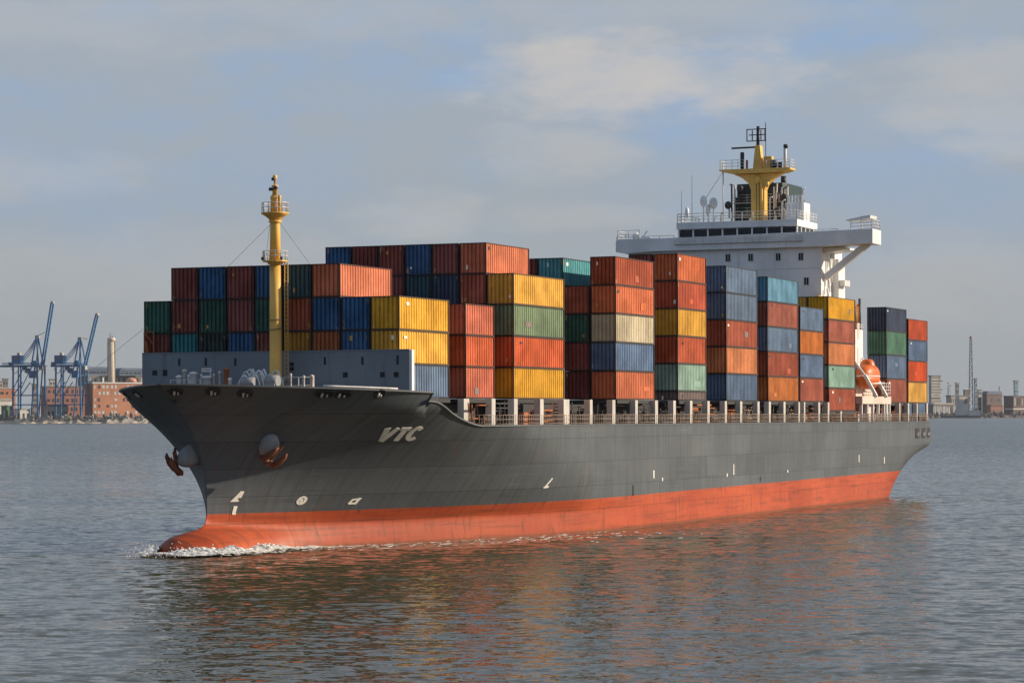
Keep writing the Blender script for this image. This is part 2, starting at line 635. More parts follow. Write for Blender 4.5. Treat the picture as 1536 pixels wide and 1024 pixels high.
def build_hull():
    # stations given by their deck position
    st = list(np.concatenate([-17.6 + 16.4 * np.linspace(0, 1, 34) ** 1.5, np.linspace(-1.19, 4.4, 16), np.linspace(5, 40, 36), np.linspace(43, 115, 22), np.linspace(117, 150.4, 44)]))
    lev = [-0.1, 0, .07, .13, .18, .215, .25]
    lev = np.concatenate([np.linspace(-1.2, 3.0, 18), [0]])
    NL = 18
    NU = 24
    vs, fs = [], []
    rows = []
    for side in (1, -1):
        grid = []
        for ud in st:
            s = (ud + 17.6) / (150.4 + 17.6)
            top = topw(ud)
            ws = list(np.linspace(-1.2, 3.0, NL)) + list(3.0 + (top - 3.0) * np.linspace(0, 1, NU)[1:])
            col = []
            for w in ws:
                a, b = ustem(w), ustern(w)
                if w > 2.9 and ud > -2.5:
                    # keep stations upright aft of the bow
                    u = a + (b - a) * s
                    k = sstep(ud, -2.3, 20) if w < 9 else 1.0
                u = a + (b - a) * s
                ws_ = sstep(w, 8.0, 11.0)
                u = u * (1 - ws_) + max(ud, a) * ws_
                hb = half(u, w) if side > 0 else half_s(u, w)
                col.append(len(vs))
                vs.append((side * hb, u, w))
            grid.append(col)
        rows.append(grid)
        for i in range(len(st) - 1):
            for j in range(len(grid[0]) - 1):
                q = (grid[i][j], grid[i + 1][j], grid[i + 1][j + 1], grid[i][j + 1])
                fs.append(q if side > 0 else q[::-1])
    P, S = rows
    for j in range(len(P[0]) - 1):       # transom
        fs.append((P[-1][j], S[-1][j], S[-1][j + 1], P[-1][j + 1]))
    mb = MB()
    mb.add(vs, fs, True)
    me = bpy.data.meshes.new("hull")
    me.from_pydata(mb.v, [], mb.f)
    me.polygons.foreach_set('use_smooth', [True] * len(mb.f))
    me.materials.append(M_HULL)
    import bmesh
    bm = bmesh.new()
    bm.from_mesh(me)
    bmesh.ops.remove_doubles(bm, verts=bm.verts, dist=0.002)
    bmesh.ops.recalc_face_normals(bm, faces=bm.faces)
    bm.to_mesh(me)
    bm.free()
    o = bpy.data.objects.new("hull", me)
    COL.objects.link(o)
    o.parent = ship
    # bulwark cap rail following the sheer line (both sides as one part)
    mbc = MB()
    for grid in (P, S):
        pts = [Vector(vs[c[-1]]) for c in grid]
        n = len(pts)
        vv = []
        for p in pts:
            sgn = 1 if p.x > 0 else -1
            inn = max(0.0, abs(p.x) - 0.28) * sgn
            vv += [(p.x + sgn * 0.05, p.y, p.z - 0.10), (p.x + sgn * 0.05, p.y, p.z + 0.025), (inn, p.y, p.z + 0.025), (inn, p.y, p.z - 0.10)]
        ff = []
        for i in range(n - 1):
            for k in range(4):
                ff.append((4 * i + k, 4 * i + (k + 1) % 4, 4 * i + 4 + (k + 1) % 4, 4 * i + 4 + k))
        mbc.add(vv, ff)
    mbc.build("bulwark_cap", M_HULLCAP, ship)
    # decks
    def deck(name, w, ulist, mat):
        port = [(half(u, w) - 0.05, u, w) for u in ulist]
        stb = [(-half_s(u, w) + 0.05, u, w) for u in ulist]
        n = len(ulist)
        m = MB()
        m.add(port + stb, [(i, i + 1, n + i + 1, n + i) for i in range(n - 1)])
        m.build(name, mat, ship)
    deck("forecastle_deck", 11.15, list(np.linspace(-15.6, -0.4, 24)), M_DECK)
    deck("main_deck", 9.06, list(np.linspace(-0.4, 40, 30)) + list(np.linspace(44, 150.2, 30)), M_DECK)
    # bulkhead under the break of the forecastle
    mk = MB()
    b0 = half(-0.4, 9.1) - 0.3
    mk.box(-half_s(-0.4, 9.1) + 0.3, b0, -0.45, -0.3, 9.07, 11.14)
    mk.build("forecastle_bulkhead", M_HATCH, ship)
    return o


M_HULLCAP = paint("cap_paint", (0.10, 0.105, 0.11), 0.45, 0.3, 0.2)
hull = build_hull()


def hullp(u, w, side=1, off=0.0):
    """point on the hull side (ship coordinates) pushed out along the normal"""
    f = half if side > 0 else half_s
    b = f(u, w)
    p = Vector((side * b, u, w))
    du = Vector((side * (f(u + 0.05, w) - f(u - 0.05, w)) / 0.1, 1, 0))
    dw = Vector((side * (f(u, w + 0.05) - f(u, w - 0.05)) / 0.1, 0, 1))
    nrm = du.cross(dw).normalized()
    if nrm.x * side < 0:
        nrm = -nrm
    return p + nrm * off, nrm


def hull_at(x, y, side=1):
    """(u, w) on the hull side seen at pixel x, y of the photograph"""
    best = None
    for u in np.linspace(-17, 150, 500):
        for w in (3.0, 5.0, 7.0, 9.0, 11.0):
            if u < ustem(w) or w > topw(u) + .5:
                continue
            a = px(side * (half(u, w) if side > 0 else half_s(u, w)), u, w)
            e = (a[0] - x) ** 2 + (a[1] - y) ** 2
            if best is None or e < best[0]:
                best = (e, u, w)
    _, u, w = best
    f = half if side > 0 else half_s
    for _ in range(12):
        p0 = px(side * f(u, w), u, w)
        pu = px(side * f(u + .1, w), u + .1, w)
        pw = px(side * f(u, w + .1), u, w + .1)
        J = np.array([[(pu[0] - p0[0]) / .1, (pw[0] - p0[0]) / .1], [(pu[1] - p0[1]) / .1, (pw[1] - p0[1]) / .1]])
        d = np.linalg.solve(J + np.eye(2) * 1e-6, np.array([x - p0[0], y - p0[1]]))
        u += float(np.clip(d[0], -1.5, 1.5))
        w += float(np.clip(d[1], -1, 1))
        w = min(w, 12.6)
    return u, w


# ------------------------------------------------------------------ lettering on the hull
def letter(name, strokes, x0, y0, x1, y1, width, slant=0.0, mat=None):
    """polyline strokes in a unit box, laid on the hull between two pixels (lower left, upper right)"""
    ua, wa = hull_at(x0, y0)
    ub, wb = hull_at(x1, y0)
    H = w_of_y(y1, half((ua + ub) / 2, wa), (ua + ub) / 2) - wa
    mb = MB()
    for st in strokes:
        n = len(st)
        L, Rr = [], []
        P = [Vector((p[0], p[1])) for p in st]
        # scale the unit box to rough metres so that strokes keep an even width
        sx, sy = abs(ub - ua), abs(H)
        Q = [Vector((p.x * sx, p.y * sy)) for p in P]
        for i in range(n):
            d1 = (Q[i] - Q[i - 1]).normalized() if i else (Q[1] - Q[0]).normalized()
            d2 = (Q[i + 1] - Q[i]).normalized() if i < n - 1 else d1
            d = (d1 + d2).normalized()
            nn = Vector((-d.y, d.x)) * width / max(0.5, d.dot(d1))
            nn.x *= 1.9
            L.append(Q[i] + nn * 0.5)
            Rr.append(Q[i] - nn * 0.5)
        vs = []
        for off in (0.035, -0.05):
            for q in (L, Rr):
                for p in q:
                    a, b = p.x / sx, p.y / sy
                    u = ua + (ub - ua) * (a + slant * b)
                    w = wa + H * b
                    vs.append(hullp(u, w, 1, off)[0])
        fs = []
        for i in range(n - 1):
            fs.append((i, i + 1, n + i + 1, n + i))
            fs.append((2 * n + i, 2 * n + i + 1, i + 1, i))
            fs.append((n + i, n + i + 1, 3 * n + i + 1, 3 * n + i))
        fs += [(0, n, 3 * n, 2 * n), (n - 1, 2 * n - 1, 4 * n - 1, 3 * n - 1)]
        mb.add(vs, fs)
    return mb.build(name, mat or M_CREAM, hull)


def arc(cx, cy, rx, ry, a0, a1, n=14):
    return [(cx + rx * math.cos(R(a0 + (a1 - a0) * i / n)), cy + ry * math.sin(R(a0 + (a1 - a0) * i / n))) for i in range(n + 1)]


letter("letter", [[(0.0, 1), (0.36, 0.06)], [(0.36, 0.0), (1.0, 1)]], 565, 661, 581, 641, 0.22, -0.42)
letter("letter", [[(0.0, .93), (1.0, .93)], [(0.5, .93), (0.42, 0.0)]], 587, 660, 602, 641, 0.22, -0.42)
letter("letter", [arc(0.55, 0.5, 0.45, 0.45, 42, 318)], 606, 659, 621, 640, 0.22, -0.4)
letter("draft_mark", [[(0.9, 1), (0.1, 0.05), (0.75, 0.05)], [(0.9, 1), (0.75, 0.35)]], 348, 750, 360, 735, 0.13, 0.1)
letter("draft_mark", [[(0.6, 1), (0.4, 0.3), (0.45, 0.0)]], 347, 770, 354, 757, 0.13, 0.0)
letter("draft_mark", [arc(.5, .5, .45, .45, 0, 360, 18), [(.45, .7), (.5, .3), (.8, .15)]], 443, 755, 455, 743, 0.11, 0.1)
letter("draft_mark", [[(0.1, .1), (.25, .7), (.9, .8), (.75, .15), (.1, .1)], [(.9, .95), (.8, 0)]], 520, 755, 534, 745, 0.11, 0.1)
letter("draft_mark", [[(0.9, 1), (0.25, 0.15)], [(0.0, 0.08), (0.9, 0.12)]], 814, 732, 822, 717, 0.13, 0.1)
for (tx, ty, th) in ((980, 718, 12), (993, 722, 5), (1100, 713, 16), (1090, 716, 5), (1181, 710, 4), (1288, 695, 11), (1326, 697, 10)):
    letter("load_mark", [[(0.5, 0), (0.5, 1)]], tx - 1.5, ty, tx + 1.5, ty - th, 0.13)
letter("scuff", [[(0.5, 0), (0.5, 1)]], 947.5, 744, 950.5, 728, 0.12, mat=M_BLACK)
letter("scuff", [[(0.5, 0), (0.5, 1)]], 1139, 723, 1141, 716, 0.12, mat=M_BLACK)


# ------------------------------------------------------------------ fairleads, hawse bolsters, anchors
def fairlead(x, y, wpx, hpx, side=1, u=None, w=None):
    if u is None:
        u, w = hull_at(x, y, side)
    c, nrm = hullp(u, w, side, 0.0)
    t = Vector((0, 0, 1)).cross(nrm).normalized()
    up = nrm.cross(t).normalized()
    M = Matrix((t, up, nrm)).transposed()
    a, b = wpx, hpx
    ring = MB()
    n = 20
    def sup(th, k):
        cs, sn = math.cos(th), math.sin(th)
        return Vector((a * k * abs(cs) ** .7 * (1 if cs > 0 else -1), b * k * abs(sn) ** .7 * (1 if sn > 0 else -1), 0))
    path = [c + M @ (sup(2 * math.pi * i / n, 1.0) + Vector((0, 0, 0.03))) for i in range(n + 1)]
    ring.tube(path, 0.075, 6, False)
    ro = ring.build("fairlead", M_DARK, ship)
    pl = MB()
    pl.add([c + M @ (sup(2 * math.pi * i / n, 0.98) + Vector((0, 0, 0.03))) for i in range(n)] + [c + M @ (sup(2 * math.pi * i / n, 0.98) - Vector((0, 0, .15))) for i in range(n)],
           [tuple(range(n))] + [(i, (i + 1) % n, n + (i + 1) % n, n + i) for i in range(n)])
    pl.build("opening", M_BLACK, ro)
    ro_ = MB()
    ro_.tube([c + M @ Vector((-a * .25, -b * .8, 0.06)), c + M @ Vector((-a * .25, b * .2, 0.06))], 0.09, 8)
    ro_.tube([c + M @ Vector((a * .3, -b * .8, 0.06)), c + M @ Vector((a * .3, -b * .2, 0.06))], 0.07, 8)
    ro_.build("roller", M_RAIL, ro)


for fx, fy, a, b in ((264, 585, .5, .36), (320, 585, .5, .42), (368, 588, .55, .42), (487, 589, .75, .38), (513, 590, .75, .34), (570, 589, .42, .38)):
    fairlead(fx, fy, a, b)
fairlead(0, 0, .5, .36, -1, -12.5, 11.85)
fairlead(0, 0, .5, .36, -1, -9.0, 11.75)


def anchor(x, y, side, label, u=None, w=None):
    if u is None:
        u, w = hull_at(x, y, side)
    c, nrm = hullp(u, w, side, 0.0)
    # bolster: part of the hull
    t = Vector((0, 0, 1)).cross(nrm).normalized()
    up = nrm.cross(t).normalized()
    M = Matrix((t, up, nrm)).transposed()
    b = MB()
    b.ell(c + (up * .1 if side > 0 else up * 0), (.78 if side > 0 else .68, 1.15 if side > 0 else .85, 0.7 if side > 0 else 1.45), 20, 14, M)
    b.build("hawse_bolster", M_GRAYBOLT, hull)
    s = side
    loc = W(*(c + nrm * (0.72 if side > 0 else 1.25) + up * (0.2 if side > 0 else 0.1)))
    a = thing("anchor", label, "anchor", loc, -ANG, "anchors hung at the bow")
    a.scale = (.86, .86, .86)
    tilt = R(-38) if side > 0 else R(-20)
    def q(i, j, k):
        i, j = i + (0.35 if side > 0 else 0.0), j
        return M @ Vector((i * math.cos(tilt) - j * math.sin(tilt), i * math.sin(tilt) + j * math.cos(tilt), k))
    m = MB()
    m.bar(q(0.0, 0.9, 0.1), q(0.0, -0.85, 0.45), 0.30, 0.26)
    m.build("shank", M_ANCHOR, a)
    m = MB()
    m.bar(q(-0.85, -0.85, 0.42), q(0.85, -0.85, 0.42), 0.52, 0.42)
    m.ell(q(0, -0.95, 0.42), (0.32, 0.3, 0.3), 10, 8, M)
    m.build("crown", M_ANCHOR, a, bevel=0.06)
    for e in (-1, 1):
        m = MB()
        pts = [q(e * 0.62, -0.9, 0.5), q(e * 0.66, -0.2, 0.72), q(e * 0.62, 0.5, 0.75), q(e * 0.55, 0.85, 0.66)]
        m.tube(pts, [0.30, 0.28, 0.20, 0.05], 6)
        m.build("fluke", M_ANCHOR, a)
    m = MB()
    m.tube([q(0.0, 0.85, 0.1), q(0, 1.2, -0.1)], 0.13, 8)
    m.build("shackle", M_DARK, a)


anchor(403, 668, 1, "rust orange anchor hung below the grey bolster on the near side of the bow")
anchor(0, 0, -1, "dark shaded anchor sticking out from the far side of the bow above the water", -10.2, 7.3)

# stern openings
for u in (140.2, 143.6, 147.0):
    w = 7.75
    fr = MB()
    c, nrm = hullp(u, w, 1, 0.0)
    fr.box(c.x - 0.3, c.x + 0.06, u - 1.0, u + 1.0, w - 0.66, w + 0.66)
    fo = fr.build("stern_port", M_DARK, ship, bevel=0.03)
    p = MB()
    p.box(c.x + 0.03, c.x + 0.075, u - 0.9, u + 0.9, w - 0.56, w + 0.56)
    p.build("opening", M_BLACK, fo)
    p = MB()
    p.tube([(c.x + 0.1, u - 0.1, w - 0.5), (c.x + 0.1, u - 0.1, w - 0.05)], 0.07, 8)
    p.tube([(c.x + 0.1, u + 0.4, w - 0.5), (c.x + 0.1, u + 0.4, w + 0.1)], 0.04, 6)
    p.build("bollard", M_RAIL, fo)

# ------------------------------------------------------------------ containers
PAL = {
    "maroon": (0.205, 0.050, 0.038), "red brown": (0.36, 0.088, 0.045), "salmon red": (0.50, 0.118, 0.055), "orange": (0.53, 0.150, 0.064),
    "bright orange": (0.55, 0.190, 0.060), "red orange": (0.55, 0.095, 0.035), "yellow": (0.68, 0.36, 0.045), "dark green": (0.022, 0.090, 0.062),
    "sage green": (0.165, 0.225, 0.125), "green": (0.08, 0.215, 0.135), "teal": (0.03, 0.185, 0.20), "light teal": (0.085, 0.33, 0.36), "pale green": (0.26, 0.40, 0.32),
    "blue": (0.022, 0.095, 0.215), "navy": (0.030, 0.052, 0.105), "grey blue": (0.125, 0.185, 0.275), "sky blue": (0.115, 0.27, 0.38), "steel blue": (0.10, 0.155, 0.25),
    "cream": (0.52, 0.45, 0.31), "blackish green": (0.018, 0.032, 0.028), "dark teal": (0.022, 0.080, 0.105), "grey brown": (0.19, 0.14, 0.125), "ochre": (0.36, 0.17, 0.03),
    "burnt orange": (0.36, 0.10, 0.03),
}


def cont_mat(name):
    key = "container_" + name.replace(" ", "_")
    if key in MATS:
        return MATS[key]
    col = PAL[name]
    m = bpy.data.materials.new(key)
    m.use_nodes = True
    t = NT(m.node_tree)
    tc = t.n('ShaderNodeTexCoord').outputs['Object']
    rnd = t.n('ShaderNodeObjectInfo').outputs['Random']
    off = t.math('MULTIPLY', rnd, 97.0)
    v = t.vmath('ADD', tc, t.comb(off, off, off))
    broad = t.noise(v, 0.42, 5, 0.65)
    st = t.noise(t.vmath('MULTIPLY', v, (3.2, 3.2, 0.22)), 1.0, 5, 0.65)
    fine = t.noise(v, 5.0, 6, 0.7)
    spots = t.noise(t.vmath('MULTIPLY', v, (1.0, 1.0, 0.55)), 1.9, 7, 0.75)
    c = t.mix(t.step(broad, 0.3, 0.72), tuple(a * 0.70 for a in col), tuple(min(1, a * 1.14 + 0.022) for a in col))
    # each box has aged a little differently
    hsv = t.n('ShaderNodeHueSaturation')
    t.put(hsv.inputs['Value'], t.math('ADD', t.math('MULTIPLY', rnd, 0.26), 0.87))
    t.put(hsv.inputs['Saturation'], t.math('ADD', t.math('MULTIPLY', t.math('FRACT', t.math('MULTIPLY', rnd, 13.7)), 0.14), 0.97))
    t.put(hsv.inputs['Color'], c)
    c = hsv.outputs[0]
    c = t.mix(t.math('MULTIPLY', t.step(st, 0.50, 0.76), 0.5), c, tuple(a * 0.35 + 0.012 for a in col))
    c = t.mix(t.math('MULTIPLY', t.step(st, 0.42, 0.22), 0.22), c, tuple(min(1, a * 0.95 + 0.05) for a in col))
    c = t.mix(t.math('MULTIPLY', t.step(fine, 0.56, 0.78), 0.3), c, (0.05, 0.035, 0.03))
    c = t.mix(t.math('MULTIPLY', t.step(spots, 0.665, 0.70), 0.9), c, (0.22, 0.10, 0.045))
    # chipped primer along the front corner posts
    X, Y, Z = t.sep(tc)
    near = t.step(Y, 1.0, 0.25)
    edge = t.step(t.math('ABSOLUTE', X), 0.55, 0.95)
    ends = t.step(t.math('ABSOLUTE', t.math('SUBTRACT', Z, 1.3)), 0.2, 0.85)
    chip = t.noise(t.vmath('MULTIPLY', v, (3.2, 3.2, 0.75)), 1.15, 6, 0.78)
    wgt = t.math('MULTIPLY', t.math('MULTIPLY', near, edge), t.math('ADD', t.math('MULTIPLY', ends, 0.4), 0.6))
    cm_ = t.step(t.math('ADD', chip, t.math('MULTIPLY', t.math('SUBTRACT', wgt, 1.0), 0.35)), 0.555, 0.585)
    c = t.mix(t.math('MULTIPLY', cm_, 0.8), c, (0.62, 0.42, 0.17))
    b = t.n('ShaderNodeBsdfPrincipled')
    t.put(b.inputs['Base Color'], c)
    t.put(b.inputs['Roughness'], t.math('ADD', t.math('MULTIPLY', fine, 0.3), 0.42))
    b.inputs['Specular IOR Level'].default_value = 0.3
    o = t.n('ShaderNodeOutputMaterial')
    t.nt.links.new(b.outputs[0], o.inputs[0])
    MATS[key] = m
    return m


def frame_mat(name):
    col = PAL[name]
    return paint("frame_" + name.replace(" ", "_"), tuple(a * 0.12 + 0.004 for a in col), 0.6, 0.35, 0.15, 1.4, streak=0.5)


CW = 2.40
_cm = {}


def corr(n_len, period, depth):
    """offsets along a wall of length n_len: list of (position, inset)"""
    n = max(3, round(n_len / period))
    p = n_len / n
    out = []
    for i in range(n):
        a = i * p
        out += [(a, 0.0), (a + 0.50 * p, 0.0), (a + 0.58 * p, depth), (a + 0.92 * p, depth)]
    out.append((n_len, 0.0))
    return out


def cont_mesh(L, h):
    k = (round(L, 2), round(h, 2))
    if k in _cm:
        return _cm[k]
    g = 0.03
    x, y = CW / 2, L
    H = h - 0.018
    walls = MB()
    e, zb, zt = 0.10, 0.10, H - 0.075
    # two long sides
    for s in (1, -1):
        pf = corr(L - 2 * e, 0.46, 0.05)
        vs = [(s * (x - 0.035 - d), e + a, z) for z in (zb, zt) for a, d in pf]
        n = len(pf)
        walls.add(vs, [(i, i + 1, n + i + 1, n + i) for i in range(n - 1)])
    for yy, s in ((0, 1), (L, -1)):
        pf = corr(CW - 2 * e, 0.39, 0.13)
        vs = [(-x + e + a, yy + s * (0.02 + d), z) for z in (zb, zt) for a, d in pf]
        n = len(pf)
        walls.add(vs, [(i, i + 1, n + i + 1, n + i) for i in range(n - 1)])
    walls.box(-x + 0.1, x - 0.1, 0.1, L - 0.1, H - 0.12, H - 0.03)
    walls.box(-x + 0.1, x - 0.1, 0.1, L - 0.1, 0.06, 0.13)
    wm = walls.mesh("walls")
    fr = MB()
    pw = 0.11
    for sx in (-1, 1):
        for yy in (0, L - pw):
            fr.box(min(sx * x, sx * (x - pw)), max(sx * x, sx * (x - pw)), yy, yy + pw, 0.0, H)
        fr.box(min(sx * x, sx * (x - .09)) + .004 * (sx < 0), max(sx * x, sx * (x - .09)) - .004 * (sx > 0), pw, L - pw, 0.002, 0.11)
        fr.box(min(sx * x, sx * (x - .09)) + .004 * (sx < 0), max(sx * x, sx * (x - .09)) - .004 * (sx > 0), pw, L - pw, H - 0.08, H - 0.004)
    for yy in (0.004, L - 0.094):
        fr.box(-x + pw, x - pw, yy, yy + 0.09, 0.002, 0.11)
        fr.box(-x + pw, x - pw, yy, yy + 0.09, H - 0.08, H - 0.004)
    fm = fr.mesh("frame")
    for me in (wm, fm):
        me.materials.append(None)
    # corner castings
    cc = MB()
    for sx in (-1, 1):
        for yy in (0, L):
            for zz in (0.0, H - 0.13):
                y0_ = yy - 0.012 if yy == 0 else yy - 0.19
                x0_ = sx * (x + 0.012) if sx < 0 else x - 0.18
                cc.box(x0_, x0_ + 0.192, y0_, y0_ + 0.202, zz - 0.012, zz + 0.14)
    cm = cc.mesh("corner_castings")
    _cm[k] = (wm, fm)
    return _cm[k]


ORD = ["", "first", "second", "third", "fourth", "fifth", "sixth", "seventh", "eighth", "ninth", "tenth", "eleventh", "twelfth"]
BLOCKN = {1: "foremost block", 11: "rearmost block", 10: "tenth block behind lifeboat"}


PR = random.Random(77)


def container(color, v, u, L, w, h, label):
    wm, fm = cont_mesh(L, h)
    root = thing("shipping_container", label, "container", W(v + random.uniform(-.02, .02), u + random.uniform(-.05, .05), w), -ANG, "containers stacked on the ship's deck")
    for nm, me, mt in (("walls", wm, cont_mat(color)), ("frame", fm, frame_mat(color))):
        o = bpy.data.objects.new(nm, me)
        COL.objects.link(o)
        o.parent = root
        o.material_slots[0].link = 'OBJECT'
        o.material_slots[0].material = mt
    r = PR.random()
    if r < .42:
        q = MB()
        yy, zz = PR.uniform(.35, 1.6), h - PR.uniform(.5, .8)
        q.box(CW / 2 - .03, CW / 2 - .005, yy, yy + PR.uniform(.3, .6), zz, zz + PR.uniform(.15, .3))
        q.build("placard", PR.choice([M_WHITE, M_CREAM, M_DARK]), root)
    if PR.random() < .35:
        q = MB()
        xx, zz = PR.uniform(.3, .8) * PR.choice((-1, 1)), PR.choice([PR.uniform(.3, .6), h - .8])
        q.box(xx, xx + PR.uniform(.12, .25), .0, .03, zz, zz + PR.uniform(.15, .4))
        q.build("placard", PR.choice([M_CREAM, M_YELBOX, M_YELBOX]), root)
    if PR.random() < .4 and h > 2:
        q = MB()
        yy, zz = PR.uniform(1.5, max(1.6, L - 2.5)), PR.uniform(.3, h - 1.2)
        q.box(CW / 2 - .035, CW / 2 - .012, yy, yy + PR.uniform(.5, 1.6), zz, zz + PR.uniform(.35, .8))
        q.build("repair_patch", cont_mat(PR.choice([color, color, color, "grey brown"]) if color != "low" else color), root)
    return root


# blocks: (front column, rear column, port edge v, rows, tier height, base above water)
BASE = CAM_H + 1.40
BL = {
    1: (600, 675, 11.25, 9, 2.60, BASE), 2: (700, 743, 11.25, 9, 2.56, BASE), 3: (772, 848, 12.5, 10, 2.61, BASE), 4: (925, 983, 15.0, 12, 2.54, BASE),
    5: (1018, 1061, 15.0, 12, 2.60, BASE + 0.86), 6: (1091, 1138, 15.0, 12, 2.69, BASE), 7: (1153, 1199, 15.0, 12, 2.60, BASE), 8: (1201.5, 1237, 15.0, 12, 2.58, BASE),
    9: (1244, 1284, 15.0, 12, 2.57, BASE - 1.0), 10: (1331, 1361, 15.0, 12, 2.89, BASE), 11: (1363.5, 1392, 15.0, 12, 2.62, BASE)}
GEO = {}
for b, (xa, xb, vp, nr, th, base) in BL.items():
    ua = u_of_x(xa, vp)
    GEO[b] = (ua, u_of_x(xb, vp) - ua, vp, nr, th, base)


def place(b, row_from_port, tier, color, L=None):
    """row 1 is the one nearest the camera's side; tier 1 the lowest"""
    STK.setdefault((b, row_from_port), []).append((tier, color, L))


STK = {}
# block 1, rows from far side to near side
for i, c in enumerate(["maroon", "teal", "blackish green", "blue", "maroon", "ochre", "burnt orange", "blue", "yellow"]):
    place(1, 9 - i, 2, c)
for i, c in enumerate(["dark green", "maroon", "dark green", "maroon", "dark green", "red brown", "blue", "blue", "yellow"]):
    place(1, 9 - i, 3, c)
for i, c in enumerate(["maroon", "blue", "maroon", "blue", "dark teal", "orange"]):
    place(1, 8 - i, 4, c)
place(1, 1, 1, "grey blue")
for t_, c in ((1, "salmon red"), (2, "salmon red"), (3, "salmon red")):
    place(2, 1, t_, c)
for t_, c in ((1, "yellow"), (2, "salmon red"), (3, "sage green"), (4, "yellow")):
    place(3, 1, t_, c)
for r, c in ((2, "red brown"), (3, "navy"), (4, "dark teal"), (5, "maroon"), (6, "maroon")):
    place(3, r, 4, c)
for r, c in ((2, "orange"), (3, "maroon"), (4, "blue"), (5, "maroon"), (6, "maroon"), (7, "blue")):
    place(3, r, 5, c, 9.4 if r == 2 else None)
for t_, c in ((1, "orange"), (2, "steel blue"), (3, "cream"), (4, "orange"), (5, "red brown")):
    place(4, 1, t_, c)
for t_, c in ((1, "maroon"), (2, "maroon"), (3, "dark green"), (4, "red brown")):
    place(4, 2, t_, c)
place(4, 3, 5, "light teal")
place(4, 4, 5, "maroon")
place(4, 3, 4, "maroon")
place(4, 3, 3, "dark teal")
for t_, c in ((1, "pale green"), (2, "salmon red"), (3, "yellow"), (4, "red orange"), (5, "orange")):
    place(5, 1, t_, c)
for t_, c in ((1, "dark teal"), (2, "maroon"), (3, "ochre"), (4, "maroon"), (5, "maroon")):
    place(5, 2, t_, c)
for t_, c in ((1, "steel blue"), (2, "bright orange"), (3, "red brown"), (4, "grey blue"), (5, "grey blue")):
    place(6, 1, t_, c)
for t_, c in ((1, "bright orange"), (2, "red brown"), (3, "grey blue"), (4, "red brown"), (5, "sky blue")):
    place(7, 1, t_, c)
for t_, c in ((1, "red brown"), (2, "steel blue"), (3, "bright orange"), (4, "grey blue")):
    place(8, 1, t_, c)
for t_, c in ((1, "red brown"), (2, "pale green"), (3, "bright orange"), (4, "red brown"), (5, "yellow")):
    place(9, 1, t_, c)
place(9, 2, 5, "yellow")
for t_, c in ((1, "red brown"), (2, "steel blue"), (3, "green"), (4, "navy")):
    place(10, 1, t_, c)
for t_, c in ((1, "yellow"), (2, "red orange"), (3, "steel blue"), (4, "red orange")):
    place(11, 1, t_, c)


def build_containers():
    for (b, r), lst in STK.items():
        ua, Lb, vp, nr, th, base = GEO[b]
        v = vp - 2.5 * (r - 0.5)
        top = max(t for t, _, _ in lst)
        for t, c, L in lst:
            k = top - t
            pos = "topmost" if k == 0 else ORD[k + 1] + " from top"
            stk = "near-side stack" if r == 1 else ORD[r] + " stack from near side"
            pos = pos.replace("second from top", "second from top")
            blk = BLOCKN.get(b, ORD[b] + " block from the bow")
            container(c, v, ua, L or Lb, base + (t - 1) * th, th, f"{c} container, {pos}, {stk}, {blk}")
    # the low open half-height box under block five, the cut-down blue one at the stern
    ua, Lb, vp, nr, th, base = GEO[5]
    container("grey brown", vp - 1.25, ua, Lb, BASE, 0.86, "low grey brown half-height container at the bottom of the fifth block from the bow")
    ua, Lb, vp, nr, th, base = GEO[11]
    container("grey blue", vp - 1.25, ua, Lb - .8, BASE - 1.75, 1.75, "low blue container under the yellow one in the rearmost block")


build_containers()
# small pale placard on the sage green box and the black smear on the yellow one
ua, Lb, vp, nr, th, base = GEO[3]

